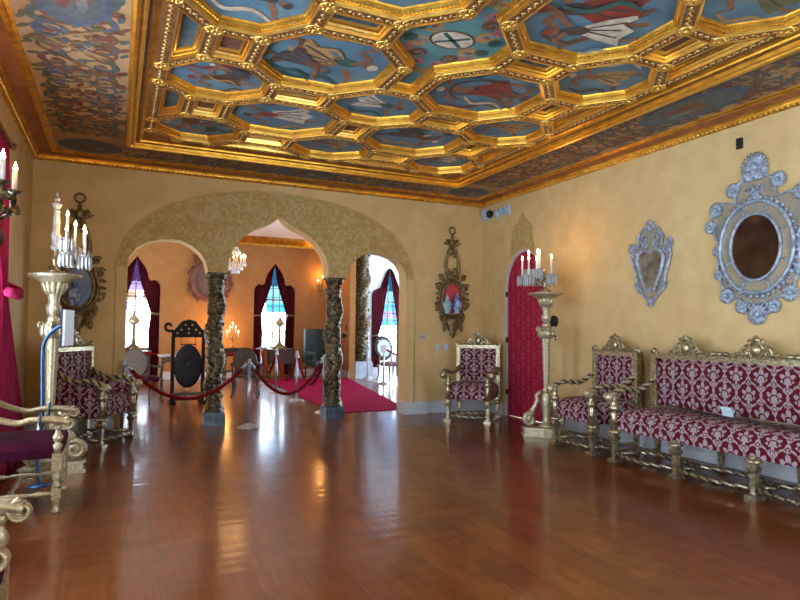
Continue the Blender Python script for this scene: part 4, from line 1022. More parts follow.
# ------------------------------------------------------------------ torcheres and crystal candelabra
def torchere(label, loc, rz, pale):
    m = pale
    t = thing('torchere', label, 'lamp stand', loc, rz, 'tall gilded torcheres')
    b = MB(); tri = []
    for k in range(3):
        a = k * 2 * pi / 3 - pi / 2
        for da, r in ((-.22, .33), (.22, .33), (.55, .20), (1.05, .155), (1.55, .20)): tri.append((r * cos(a + da), r * sin(a + da)))
    b.prism(tri, lambda u, v, w: (u, v, w), 0, .035); b.prism([(x * .93, y * .93) for x, y in tri], lambda u, v, w: (u, v, w), .035, .095); b.prism([(x, y) for x, y in tri], lambda u, v, w: (u, v, w), .095, .115)
    b.build('plinth', m, t)
    for k in range(3):
        a = k * 2 * pi / 3 - pi / 2; ca, sa = cos(a), sin(a); b = MB()
        p = spiral((.225, .215), .012, .09, -1.2, 1.55, 30)
        p += [(.20, .33), (.15, .40), (.12, .47), (.135, .53), (.10, .57), (.06, .58)]
        p = [p[0]] + [tuple(q) for q in p[1:]]
        b.tube([(q * ca, q * sa, z) for q, z in p], [.030] * 31 + [.036, .036, .034, .030, .028, .022], 10)
        for e in (-1, 1): b.tube([(q * ca - e * .030 * sa, q * sa + e * .030 * ca, z) for q, z in p[:31]], .012, 6)
        b.ell((.225 * ca, .225 * sa, .215), (.03, .03, .03), 8, 6); b.build('scroll_foot', m, t)
    b = MB(); b.lathe([(.10, .115), (.10, .14), (.06, .16), (.05, .25), (.075, .42), (.08, .50), (.06, .56), (.045, .60)], n=16); 
    b.lathe([(.040, .58), (.056, .60), (.036, .63), (.038, .65), (.055, 1.28), (.060, 1.30)], n=40, flute=10, fa=.09)
    b.build('shaft', m, t)
    b = MB(); b.lathe([(.05, 1.29), (.085, 1.31), (.10, 1.37), (.085, 1.43), (.05, 1.46), (.055, 1.48), (.042, 1.52)], n=32, flute=8, fa=.07)
    for k in range(6):
        a = k * pi / 3; b.ell((.095 * cos(a), .095 * sin(a), 1.37), (.028, .04, .06), 8, 6, 0, Matrix.Rotation(a, 3, 'Z'))
        b.tube([(q * cos(a), q * sin(a), z) for q, z in spiral((.105, 1.43), .035, .008, -pi / 2, 1.2, 14)], .012, 6)
    b.build('knop', m, t)
    b = MB(); b.lathe([(.040, 1.51), (.06, 1.55), (.065, 1.60), (.045, 1.64), (.05, 1.68), (.075, 1.76), (.11, 1.83), (.19, 1.88), (.235, 1.895), (.235, 1.915), (.10, 1.93), (.05, 1.93)], n=36, flute=12, fa=.03)
    for k in range(12):
        a = k * pi / 6; b.ell((.088 * cos(a), .088 * sin(a), 1.78), (.02, .03, .07), 8, 5, 0, Matrix.Rotation(a, 3, 'Z') @ Matrix.Rotation(.4, 3, 'Y'))
    b.build('capital', m, t)
    return t
def candelabrum(label, loc, arms, spire=False, cl=.17, ds=1., cat='candelabra', group='crystal candelabra with lit candles'):
    t = thing('candelabrum', label, cat, loc, 0, group)
    b = MB(); b.lathe([(.08, 0), (.085, .012), (.05, .03), (.03, .05), (.026, .09), (.045, .11), (.022, .14), (.018, .24), (.03, .27), (.015, .30)], n=16); b.build('stem', 'gilt_wood', t)
    if spire:
        b = MB(); b.lathe([(.03, .22), (.05, .25), (.03, .28), (.04, .33), (.045, .36), (.03, .40), (.034, .50), (.024, .58), (.03, .60), (.018, .62), (.042, .65), (.045, .67), (.016, .70), (.026, .72), (.008, .75), (.001, .81)], n=8, smooth=False); b.build('spire', 'crystal', t)
    for (dx, dy, h) in arms:
        b = MB(); q = h - cl
        b.tube([tuple(p) for p in bez([(0, 0, .16), (dx * .35, dy * .35, q * .5 - .02), (dx * .85, dy * .85, q * .5), (dx, dy, q - .02)], 7)], .008, 6)
        b.lathe([(.012, q - .03), (.02, q - .02), (.02, q), (.014, q + .01)], (dx, dy, 0), 10)
        a = b.build('arm', 'gilt_wood', t)
        b = MB(); b.lathe([(.012, q), (.050 * ds, q + .006), (.054 * ds, q + .014), (.02, q + .010)], (dx, dy, 0), 14)
        for k in range(10):
            w = k * pi / 5; x, y = dx + .048 * ds * cos(w), dy + .048 * ds * sin(w)
            b.lathe([(.002, q + .006), (.011 * ds, q - .015), (.013 * ds, q - .075 * ds), (.002, q - .105 * ds)], (x, y, 0), 5, smooth=False)
        b.build('crystal_drops', 'crystal', a)
        b = MB(); b.lathe([(.012, q + .008), (.012, h - .03), (.008, h - .025)], (dx, dy, 0), 12); b.build('candle', 'candle', a)
        b = MB(); b.lathe([(.005, h - .026), (.014, h - .010), (.011, h + .010), (.001, h + .036)], (dx, dy, 0), 10); b.build('flame_bulb', 'flame', a)
    return t
TR = torchere('tall gilded torchere with scroll feet beside the crimson door', (5.26, 6.52, 0), radians(5), 'gilt_pale')
candelabrum('crystal candelabra with seven lit candles on torchere by crimson door', (5.24, 6.52, 1.932), [(-0.228, 0.196, 0.455), (-0.26, 0.011, 0.45), (-0.099, 0.223, 0.55), (-0.177, -0.071, 0.53), (-0.069, 0.088, 0.46), (0.049, 0.176, 0.565), (0.042, -0.086, 0.47)], cl=.25, ds=1.25)
TL = torchere('tall gilded torchere in left corner in front of oval bracket', (-.555, 6.70, 0), radians(90), 'gilt_pale')
candelabrum('crystal candelabra with tall cut-glass spire on left torchere', (-.555, 6.70, 1.934), [(0.16, 0.058, 0.5), (0.102, -0.136, 0.56), (0.24, 0.064, 0.46), (0.103, -0.203, 0.41), (0.258, -0.121, 0.4)], spire=True, cl=.25, ds=1.15)
# wall outlet and round black plate behind the right torchere
b = MB(); b.lathe([(.085, 0), (.085, .03), (.06, .045)], n=24, axis=Matrix.Rotation(radians(-90), 3, 'Y'))
for k in range(5): b.lathe([(.075 - .013 * k, .044), (.072 - .013 * k, .05), (.068 - .013 * k, .044)], n=24, axis=Matrix.Rotation(radians(-90), 3, 'Y'))
tag(b.build('round_speaker', 'black_plastic', None, Matrix.Translation((XR, 7.05, 1.54))), 'round black speaker on right wall behind the torchere', 'speaker')
def plate(name, label, cat, loc, wall, m, w, h, det, group=None):
    t = thing(name, label, cat, loc, 0 if wall == 'b' else radians(-90), group)
    b = MB(); b.box(-w / 2, w / 2, -.008, 0, -h / 2, h / 2); b.build('plate', m, t)
    for (x, z, a, c, mm) in det:
        b = MB(); b.box(x - a, x + a, -.016, -.007, z - c, z + c); b.build('toggle', mm, t)
    return t
plate('wall_outlet', 'brass power outlet plate on right wall beside the torchere', 'outlet', (XR, 7.02, 1.30), 'r', 'plate', .075, .12, [(0, .025, .014, .014, 'black_plastic'), (0, -.025, .014, .014, 'black_plastic')])
plate('switch_plate', 'steel three-toggle switch plate on the pier right of arches', 'light switch', (4.655, YB, 1.285), 'b', 'plate', .13, .11, [(-.035, 0, .006, .014, 'lead'), (0, 0, .006, .014, 'lead'), (.035, 0, .006, .014, 'lead')])
plate('wall_plate', 'pale blue wall plate, left of pair below the bracket', 'wall plate', (4.96, YB, 1.11), 'b', 'ltblue', .065, .11, [(0, 0, .012, .03, 'card')], 'pale blue wall plates')
plate('wall_plate', 'pale blue wall plate, right of pair beside the armchair back', 'wall plate', (5.12, YB, 1.11), 'b', 'ltblue', .065, .11, [(0, 0, .012, .03, 'card')], 'pale blue wall plates')
b = MB(); b.box(XR - .03, XR, 4.065, 4.125, 3.32, 3.43); b.box(XR - .034, XR - .03, 4.075, 4.115, 3.34, 3.41)
tag(b.build('wall_sensor', 'black_plastic'), 'small black box high on right wall above the big mirror', 'sensor')
# security devices in the corner
t = thing('security_camera', 'white and black security camera in right corner below cornice', 'camera', (XR - .0, 8.80, 3.40), 0)
b = MB(); b.box(-.10, 0, -.06, .06, -.08, .09); b.build('wall_mount', 'ltblue', t)
b = MB(); b.ell((-.07, -.13, .0), (.05, .06, .07), 12, 8); b.box(-.05, 0, -.14, -.05, -.02, .02); b.build('lens', 'black_plastic', t)
t = thing('wall_alarm', 'pale blue round alarm just right of the security camera', 'alarm', (XR, 8.52, 3.385), 0)
b = MB(); b.lathe([(.075, 0), (.075, .03), (.05, .05)], n=20, axis=Matrix.Rotation(radians(-90), 3, 'Y')); b.build('housing', 'ltblue', t)
for yy, lab, hh in ((8.38, 'small pale blue square sensor between alarm and larger sensor', .04), (8.22, 'larger pale blue square sensor, rightmost of the corner devices', .06)):
    b = MB(); b.box(XR - .04, XR, yy - hh, yy + hh, 3.40 - hh * 1.3, 3.40 + hh * 1.3)
    b.box(XR - .046, XR - .04, yy - hh * .6, yy + hh * .6, 3.40 - hh * .8, 3.40 + hh * .8)
    tag(b.build('wall_sensor', 'ltblue'), lab, 'sensor', 'square sensors in the right corner')

# ------------------------------------------------------------------ etched-glass mirrors on the right wall (built in a local x/z plane facing -y)
def star(b, x, z, r, n=13, m=0, y=-.03):
    for i in range(n):
        a = 2 * pi * i / n
        b.ell((x + r * .55 * cos(a), y, z + r * .55 * sin(a)), (r * .5, .012, r * .11), 6, 4, m, Matrix.Rotation(-a, 3, 'Y'))
    b.ell((x, y - .012, z), (r * .3, .02, r * .3), 10, 6, m)
def flatp(b, pts, y0, y1, m=0): b.prism(pts, lambda u, v, w: (u, w, v), y0, y1, m)
def ellp(a, c, n=40): return [(a * cos(2 * pi * i / n), c * sin(2 * pi * i / n)) for i in range(n)]
def loop_tube(b, pts, r, y, m=0, n=8): b.tube([(x, y, z) for x, z in pts + [pts[0]]], r, n, m)
t = thing('wall_mirror', 'large oval mirror in blue-grey etched glass frame, above the settee', 'mirror', (XR, 3.93, 2.27), radians(-90), 'etched glass mirrors on the right wall')
b = MB(); b.prism(ellp(.25, .325), lambda u, v, w: (u, w, v), -.02, -.045); b.build('mirror_glass', 'mirror', t)
b = MB(); b.prism(ellp(.385, .465), lambda u, v, w: (u, w, v), 0, -.035, 0, holes=[list(reversed(ellp(.25, .325)))])
sh = [(-.50, .30), (-.48, .48), (-.34, .50), (-.22, .48), (-.20, .66), (-.10, .72), (0, .78), (.10, .72), (.20, .66), (.22, .48), (.34, .50), (.48, .48), (.50, .30), (.42, .08), (.43, -.24), (.34, -.48), (.18, -.52), (.12, -.66), (.0, -.72), (-.12, -.66), (-.18, -.52), (-.34, -.48), (-.43, -.24), (-.42, .08)]
flatp(b, [(x, z) for x, z in sh], 0, -.014, 0); b.build('mirror_border', 'mirror_strip', t)
b = MB(); loop_tube(b, ellp(.262, .338), .016, -.05); loop_tube(b, ellp(.385, .468), .020, -.045)
for i in range(8):
    a = 2 * pi * i / 8 + .4; b.tube([(.28 * cos(a), -.045, .355 * sin(a)), (.37 * cos(a), -.045, .45 * sin(a))], .008, 6); b.ell((.325 * cos(a), -.05, .40 * sin(a)), .016, 8, 5)
loop_tube(b, sh, .015, -.025, 0, 6)
for q in (-1, 1):
    b.tube([(q * (.05 + u), -.03, .60 + v) for u, v in spiral((0, 0), .05, .01, pi * (q > 0), 1.3 * q, 18)], .010, 6); b.tube([(q * (.07 + u), -.03, -.59 + v) for u, v in spiral((0, 0), .05, .01, pi * (q > 0), -1.3 * q, 18)], .010, 6)
for i in range(44):
    a = 2 * pi * i / 44; b.ell((.415 * cos(a), -.03, .50 * sin(a)), (.03, .014, .018), 6, 4, 0, Matrix.Rotation(-a, 3, 'Y'))
b.build('glass_moulding', 'mirror_frame', t)
for (x, z, r) in ((0, .82, .15), (-.06, .76, .09), (.06, .76, .09), (-.24, .62, .085), (.24, .64, .085), (-.44, .45, .085), (.46, .48, .09), (-.51, .27, .075), (.51, .28, .075), (-.33, -.48, .09), (.33, -.48, .09), (0, -.68, .11), (-.17, -.60, .075), (.17, -.60, .075), (-.44, .0, .055), (.44, .0, .055), (-.42, -.25, .06), (.42, -.25, .06), (0, .52, .06)):
    b = MB(); star(b, x, z, r, 21); b.build('glass_flower', 'mirror_frame', t)
t = thing('wall_mirror', 'small tapering shield mirror in blue-grey etched glass frame above the armchair', 'mirror', (XR, 5.26, 2.215), radians(-90), 'etched glass mirrors on the right wall')
gl = [(-.09, .18), (-.16, .14), (-.19, .06), (-.13, -.14), (-.06, -.30), (.06, -.30), (.13, -.14), (.19, .06), (.16, .14), (.09, .18), (0, .15)]
b = MB(); flatp(b, gl, -.012, -.03); b.build('mirror_glass', 'mirror2', t)
sh = [(-.17, .22), (-.27, .24), (-.30, .10), (-.22, -.12), (-.20, -.28), (-.08, -.40), (.0, -.46), (.08, -.40), (.20, -.28), (.22, -.12), (.30, .10), (.27, .24), (.17, .22), (.19, .34), (.12, .44), (0, .46), (-.12, .44), (-.19, .34)]
b = MB(); flatp(b, sh, 0, -.014); b.build('mirror_border', 'mirror_strip', t)
b = MB(); loop_tube(b, sh, .015, -.025); loop_tube(b, [(x * 1.12, z * 1.06) for x, z in gl], .012, -.03); loop_tube(b, gl, .012, -.035)
for s in (-1, 1):
    for (x, z, r) in ((.10, .33, .06), (.24, .16, .05), (.17, -.30, .04), (.08, .24, .045)):
        b.tube([(s * (x + u), -.03, z + v) for u, v in spiral((0, 0), r, .01, 0, 1.4 * s, 20)], .012, 6)
b.build('glass_moulding', 'mirror_frame', t)
for (x, z, r) in ((0, .47, .08), (-.28, .22, .07), (.28, .24, .07), (-.21, -.24, .05), (.21, -.24, .05), (0, -.45, .07)):
    b = MB(); star(b, x, z, r, 12); b.build('glass_flower', 'mirror_frame', t)

# ------------------------------------------------------------------ carved oval brackets holding vases on the back wall
def bracket(label, x, z, backm):
    t = thing('wall_bracket', label, 'bracket', (x, YB, z), 0, 'carved oval wall brackets')
    rnd = random.Random(5)
    b = MB(); b.prism(ellp(.185, .27), lambda u, v, w: (u, w, v), -.012, -.022); b.build('back_panel', backm, t)
    b = MB(); loop_tube(b, ellp(.20, .285), .028, -.04); loop_tube(b, ellp(.25, .335), .022, -.03)
    b.prism(ellp(.27, .355), lambda u, v, w: (u, w, v), 0, -.025, 0, holes=[list(reversed(ellp(.18, .265)))])
    for i in range(26):
        a = 2 * pi * i / 26; k = rnd.uniform(.95, 1.12)
        b.ell((.285 * k * cos(a), -.03, .37 * k * sin(a)), (.05, .025, .022), 7, 5, 0, Matrix.Rotation(-a + rnd.uniform(-.6, .6), 3, 'Y'))
    for s in (-1, 1):
        for (cx, cz, r) in ((.27, .20, .07), (.29, -.12, .06), (.22, .36, .06), (.2, -.34, .06)):
            b.tube([(s * (cx + u), -.04, cz + v) for u, v in spiral((0, 0), r, .012, .5, 1.3, 18)], .015, 6)
    b.build('oval_frame', 'gilt_dark', t)
    b = MB()
    for s in (-1, 1):
        b.tube([(s * u, -.03, v) for u, v in bez([(.05, .36), (.125, .46), (.12, .64), (.075, .80), (.035, .90), (.02, .98)], 6)], [.030] * 12 + [.024] * 12 + [.018] * 7, 8)
        b.tube([(s * (.075 + u), -.03, .96 + v) for u, v in spiral((0, 0), .05, .01, pi, 1.3 * s, 16)], .015, 6)
        b.tube([(s * (.06 + u), -.03, .42 + v) for u, v in spiral((0, 0), .055, .01, 0, 1.5, 18)], .018, 6)
        b.tube([(s * u, -.035, v) for u, v in bez([(.02, .98), (.10, 1.02), (.13, .95), (.16, .97)], 5)], .016, 6)
    for i in range(12): b.ell((rnd.uniform(-.08, .08), -.03, .34 + .016 * i), (.04, .03, .03), 7, 5)
    for i in range(9): b.ell((rnd.uniform(-.03, .03) + .05 * (-1) ** i, -.035, .74 + .025 * i), (.03, .02, .025), 7, 5)
    b.ell((0, -.03, .98), (.05, .03, .07), 8, 6); b.lathe([(.015, 1.02), (.03, 1.06), (.012, 1.12)], (0, -.03, 0), 10)
    b.build('bow', 'gilt_dark', t)
    b = MB(); b.tube([(.058 * cos(2 * pi * i / 24), -.03, 1.185 + .058 * sin(2 * pi * i / 24)) for i in range(25)], .014, 8); b.build('hanging_ring', 'gilt_dark', t)
    b = MB(); b.lathe([(.02, -.33), (.10, -.30), (.14, -.265), (.14, -.25), (.02, -.25)], (0, -.09, 0), 20, sq=(1, .6)); b.build('shelf', 'gilt_dark', t)
    b = MB(); b.lathe([(.12, -.33), (.10, -.38), (.12, -.41), (.075, -.47), (.085, -.51), (.045, -.57), (.055, -.60), (.03, -.64), (.008, -.68)], (0, -.06, 0), 16, sq=(1, .6), flute=6, fa=.08)
    for s in (-1, 1):
        b.tube([(s * u, -.05, v) for u, v in bez([(.14, -.32), (.19, -.40), (.12, -.46), (.16, -.52)], 5)], .022, 6); b.ell((s * .17, -.05, -.50), (.03, .025, .06), 8, 6)
    b.build('pendant', 'gilt_dark', t)
def vase(label, x, y, z, s, m):
    t = thing('porcelain_vase', label, 'vase', (x, y, z), 0, 'porcelain vases on the wall brackets')
    b = MB(); b.lathe([(r * s, q * s) for r, q in ((.05, 0), (.052, .01), (.045, .03), (.07, .08), (.085, .14), (.08, .18), (.05, .215), (.034, .235), (.034, .26), (.042, .27), (.042, .275))], n=20); b.build('body', m, t)
    b = MB(); b.lathe([(r * s, q * s) for r, q in ((.04, .275), (.03, .30), (.012, .315), (.016, .33), (.004, .345))], n=14); b.build('lid', m, t)
BX, BZ = 5.215, 1.93
bracket('dark gilt carved bracket with rose velvet oval, right of the arches', BX, BZ, 'pink_velvet')
vase('blue and white lidded vase in front, on right-hand bracket', BX + .045, YB - .125, BZ - .25, 1.05, 'porcelain')
vase('teal lidded vase behind the blue one, on right-hand bracket', BX - .125, YB - .085, BZ - .25, .98, 'porcelain_teal')
BX2 = -.48
bracket('dark carved bracket with blue oval back, behind left torchere', BX2, BZ, 'blue_plate')
vase('single blue and white vase on the bracket behind left torchere', BX2 - .03, YB - .11, BZ - .25, 1.0, 'porcelain')

# ------------------------------------------------------------------ candle sconce on the left wall
t = thing('wall_sconce', 'dark branched candle sconce with two lit candles, at left photo edge', 'sconce', (XL, 4.58, 2.31), 0)
b = MB(); b.ell((.02, 0, 0), (.03, .09, .16), 12, 8); b.build('backplate', 'column', t)
rnd = random.Random(11)
for (x, y, z) in ((.30, .10, .02), (.36, -.16, .0), (.36, .34, .04)):
    b = MB(); b.tube(bez([(.03, 0, -.12), (x * .4, y * .4, -.20), (x * .9, y * .9, -.14), (x, y, z)], 7), .014, 7)
    for i in range(16):
        u = rnd.uniform(.25, 1.1); b.ell((x * u, y * u + rnd.uniform(-.04, .04), -.19 + .16 * u * u * rnd.uniform(.2, 1.) + rnd.uniform(-.04, .04)), (.045, .018, .022), 7, 4, 0, Matrix.Rotation(rnd.uniform(0, 3), 3, 'Y'))
    b.tube([(x * .7 + p, y * .7, -.30 + q) for p, q in spiral((0, 0), .08, .015, pi / 2, -1.3, 18)], .013, 6)
    b.lathe([(.01, z - .02), (.045, z), (.048, z + .01), (.012, z + .012)], (x, y, 0), 12); a = b.build('arm', 'column', t)
    b = MB(); b.lathe([(.016, z + .01), (.016, z + .14), (.012, z + .145)], (x, y, 0), 12); b.build('candle', 'candle', a)
    b = MB(); b.lathe([(.006, z + .144), (.015, z + .16), (.012, z + .18), (.001, z + .215)], (x, y, 0), 10); b.build('flame_bulb', 'flame', a)

# ------------------------------------------------------------------ rope barrier
POST = {}
def stanchion(key, label, x, y, h=.97):
    t = thing('stanchion', label, 'stanchion', (x, y, 0), 0, 'steel rope-barrier stanchions')
    b = MB(); b.lathe([(.150, 0), (.152, .008), (.145, .016), (.10, .035), (.05, .052), (.035, .065), (.024, .07)], n=28); b.build('base', 'steel_base', t)
    b = MB(); b.lathe([(.022, .06), (.022, h - .07)], n=14); b.build('post', 'steel', t)
    b = MB(); b.lathe([(.022, h - .08), (.030, h - .075), (.030, h - .05), (.024, h - .045), (.024, h - .012), (.018, h)], n=14); b.build('cap', 'steel', t)
    POST[key] = (x, y, h - .065)
stanchion('a', 'steel stanchion standing behind the left corner armchair', .10, 8.82)
stanchion('b', 'front steel stanchion between the two dark columns', 1.72, 8.64)
stanchion('c', 'farthest steel stanchion before middle window', 3.27, 15.0)
stanchion('d', 'steel stanchion in front of the window table, second from far window', 3.17, 13.0)
stanchion('e', 'steel stanchion at the carpet edge, midway along the side row', 3.18, 11.4)
stanchion('f', 'steel stanchion tucked just behind the right dark column', 3.16, 9.66)
stanchion('g', 'steel stanchion beside pale blocks of the far column', 6.37, 15.62)
stanchion('h', 'steel stanchion with white notice at the sunroom edge', 6.20, 14.1)
POST['w'] = (.35, 13.6, .86); POST['r'] = (7.5, 14.7, .86)
stanchion('w', 'steel stanchion far left behind the cane-back chair', .28, 13.6); stanchion('r', 'steel stanchion deepest in the sunroom, at the end of its rope', 7.5, 14.7)
def rope(a, c, sag, label):
    P, Q = Vector(POST[a]), Vector(POST[c]); dr = (Q - P); dr.z = 0; dr.normalize(); P = P + dr * .035; Q = Q - dr * .035
    t = thing('velvet_rope', label, 'rope', (0, 0, 0), 0, 'red velvet barrier ropes')
    pts = [P + (Q - P) * (i / 24) - Vector((0, 0, sag * (1 - (2 * i / 24 - 1) ** 2))) for i in range(25)]
    b = MB(); b.tube(pts[1:-1], .025, 10); b.build('cord', 'velvet_red', t)
    for e in (pts[:2], pts[-2:]):
        b = MB(); b.tube([e[0], (e[0] + e[1]) * .5, e[1]], .022, 10); b.build('end_hook', 'steel', t)
rope('a', 'b', .47, 'red velvet rope sagging in front of the left dark column')
rope('b', 'f', .50, 'red velvet rope sagging between front stanchion and right column')
rope('f', 'e', .50, 'red velvet rope nearest right column along the carpet edge')
rope('e', 'd', .55, 'red velvet rope, middle of the carpet-edge row')
rope('d', 'c', .52, 'red velvet rope, farthest of the carpet-edge row')
rope('c', 'w', .16, 'red velvet rope stretched across behind the black carved stand')
rope('h', 'r', .18, 'red velvet rope running into the sunroom')
b = MB(); b.obox((6.17, 14.06, .90), (.07, -.03, 0), (.003, .007, 0), (0, 0, .09)); b.box(6.15, 6.19, 14.062, 14.09, .84, .88)
tag(b.build('notice_card', 'panel_white'), 'small white notice card clipped to sunroom stanchion', 'sign')

# ------------------------------------------------------------------ far-room contents
b = MB(); b.prism([(3.34, 9.55), (4.66, 9.55), (5.85, 15.6), (5.85, 16.1), (3.62, 16.1)], lambda u, v, w: (u, v, w), .0, .012)
tag(b.build('carpet', 'carpet'), 'magenta carpet runner on the floor beyond right arch', 'carpet')
def turned_leg(b, x, y, h, r=.03, n=10):
    b.lathe([(r * .8, 0), (r, .03), (r * .6, .08), (r * 1.2, h * .3), (r * .6, h * .5), (r * 1.1, h * .75), (r, h)], (x, y, 0), n)
def side_chair(label, loc, rz, backm, seatm, oval=True, arms=True, h=.98, w=.56, frame='dark_wood', name='armchair', group=None):
    t = thing(name, label, 'chair', loc, rz, group)
    b = MB(); hw = w / 2
    b.lathe([(hw * .95, .40), (hw * 1.02, .43), (hw, .47), (hw * .8, .50), (.02, .51)], n=24, sq=(1, .95)); b.build('seat', seatm, t)
    for x in (-hw * .85, hw * .85):
        for y in (-hw * .8, hw * .8):
            b = MB(); b.tube(bez([(x * 1.08, y * 1.1, 0), (x * .95, y * .95, .2), (x * 1.05, y, .42)], 5), [.016, .017, .018, .019, .02, .022, .024, .026, .028, .03, .032], 8); b.build('leg', frame, t)
    b = MB(); R = Matrix.Rotation(radians(-10), 3, 'X')
    if oval:
        bp = [(hw * .78 * cos(2 * pi * i / 28), .72 + (h - .98) + .24 * sin(2 * pi * i / 28)) for i in range(28)]
        b.prism(bp, lambda u, v, q: (u, hw * .85 + q + (v - .5) * .15, v), 0, .035); b.build('backrest', backm, t)
        b = MB(); b.tube([(u, hw * .85 + .015 + (v - .5) * .15, v) for u, v in bp + [bp[0]]], .022, 8)
        for s in (-1, 1): b.tube([(s * hw * .7, hw * .8, .42), (s * hw * .62, hw * .85 + .01, .60 + (h - .98))], .02, 8)
        b.build('back_frame', frame, t)
    else:
        b.box(-hw, hw, hw * .8, hw * .8 + .09, .45, h); b.build('backrest', backm, t)
        b = MB(); b.box(-hw - .03, -hw, hw * .78, hw * .8 + .1, .0, h + .02); b.box(hw, hw + .03, hw * .78, hw * .8 + .1, 0, h + .02); b.build('back_frame', frame, t)
    if arms:
        for s in (-1, 1):
            b = MB(); b.tube(bez([(s * hw * .8, hw * .85, .70), (s * hw * 1.05, .1, .68), (s * hw * 1.05, -hw * .45, .66), (s * hw, -hw * .5, .58), (s * hw * .95, -hw * .4, .46)], 5), .02, 8); b.build('arm', frame, t)
    return t
side_chair('dark armchair with oval cane back beside the marble-topped table', (.48, 12.15, 0), radians(150), 'cane', 'velvet', h=1.02)
side_chair('dark armchair with grey-brown seat behind left column', (2.42, 12.5, 0), radians(165), 'cane', 'cane', h=1.0)
# black carved stand with an oval disc
t = thing('carved_stand', 'black carved open stand holding a dark oval disc, behind left column', 'stand', (1.22, 11.8, 0), radians(4))
for s in (-1, 1):
    b = MB(); b.box(s * .27 - .03, s * .27 + .03, -.03, .03, 0, 1.27); b.box(s * .27 - .05, s * .27 + .05, -.16, .16, 0, .06); b.build('post', 'black', t)
b = MB()
crp = [(-.30, 1.22), (-.28, 1.33), (-.20, 1.42), (-.12, 1.52), (0, 1.555), (.12, 1.52), (.20, 1.42), (.28, 1.33), (.30, 1.22)]
hol = []
for (cx, cz) in ((-.13, 1.36), (0, 1.38), (.13, 1.36), (-.06, 1.45), (.06, 1.45), (-.2, 1.30), (.2, 1.30), (0, 1.30)):
    hol.append([(cx + .020 * cos(2 * pi * i / 8), cz + .016 * sin(2 * pi * i / 8)) for i in range(8)])
b.prism(crp, lambda u, v, w: (u, w, v), -.025, .025, 0, holes=hol)
for s in (-1, 1): b.tube([(s * u, 0, v) for u, v in [(.27, 1.30)] + spiral((.345, 1.42), .09, .03, -2.2, .85, 16)], .028, 8)
b.build('carved_crest', 'black', t)
b = MB(); b.lathe([(.0, -.03), (.22, -.03), (.25, -.015), (.25, .015), (.22, .03), (0, .03)], (0, 0, .69), 36, sq=(1, 1.6), axis=Matrix.Rotation(radians(90), 3, 'X')); b.ell((.04, -.03, .7), (.06, .02, .09), 14, 8); b.build('oval_disc', 'leather', t)
b = MB(); b.tube([(-.13, 0, 1.24), (-.13, 0, 1.04)], .006, 5); b.tube([(.13, 0, 1.24), (.13, 0, 1.04)], .006, 5); b.box(-.14, .14, -.012, .012, 1.08, 1.10); b.build('hanger', 'black', t)
b = MB(); b.box(-.27, .27, -.15, .15, .16, .21); b.box(-.27, .27, -.025, .025, .06, .1); b.build('shelf', 'dark_wood', t)
# marble-topped gilt table
t = thing('console_table', 'gilded carved table with white marble top, left of black stand', 'table', (.98, 12.75, 0), 0)
b = MB(); b.box(-.22, .36, -.28, .28, .83, .865); b.build('tabletop', 'marble', t)
b = MB(); b.box(-.18, .32, -.24, .24, .72, .83); b.build('apron', 'gilt_dark', t)
for x in (-.14, .28):
    for y in (-.2, .2):
        b = MB(); b.tube(bez([(x * 1.2, y, 0), (x * 1.0, y, .2), (x * 1.25, y, .5), (x, y, .74)], 5), .035, 8); b.build('leg', 'gilt_dark', t)
# dark sideboard with candelabrum and blue bowl
t = thing('side_table', 'dark carved side table behind left column, holding lit candelabra', 'table', (2.93, 16.6, 0), 0)
b = MB(); b.box(-.36, .36, -.25, .25, .80, .86); b.build('tabletop', 'dark_wood', t)
b = MB(); b.box(-.32, .32, -.22, .22, .64, .80); b.build('apron', 'dark_wood', t)
for x in (-.29, .29):
    for y in (-.19, .19): b = MB(); turned_leg(b, x, y, .66); b.build('leg', 'dark_wood', t)
b = MB(); b.box(-.3, .3, -.2, .2, .22, .25); b.build('shelf', 'dark_wood', t)
def small_candelabrum(label, loc):
    t = thing('table_candelabrum', label, 'candelabra', loc)
    b = MB(); b.lathe([(.07, 0), (.06, .02), (.02, .05), (.016, .25), (.03, .28), (.01, .36)], n=12); b.build('stem', 'gilt_dark', t)
    for (dx, h) in ((-.14, .44), (-.07, .56), (0, .66), (.08, .56), (.15, .44)):
        b = MB(); b.tube(bez([(0, 0, .24), (dx * .6, 0, .22), (dx, 0, h - .16)], 5), .010, 6); a = b.build('arm', 'gilt_dark', t)
        b = MB(); b.lathe([(.012, h - .16), (.012, h - .03)], (dx, 0, 0), 8); b.build('candle', 'candle', a)
        b = MB(); b.lathe([(.006, h - .03), (.016, h - .01), (.001, h + .035)], (dx, 0, 0), 8); b.build('flame_bulb', 'flame', a)
small_candelabrum('five-light gilt candelabra on dark side table, glowing beside left column', (2.84, 16.6, .862))
b = MB(); b.lathe([(.05, 0), (.055, .02), (.12, .12), (.125, .15), (.11, .15), (.03, .04)], n=20)
tag(b.build('porcelain_bowl', 'porcelain', None, Matrix.Translation((3.04, 16.55, .2505))), 'blue and white bowl on lower shelf of dark side table', 'bowl')
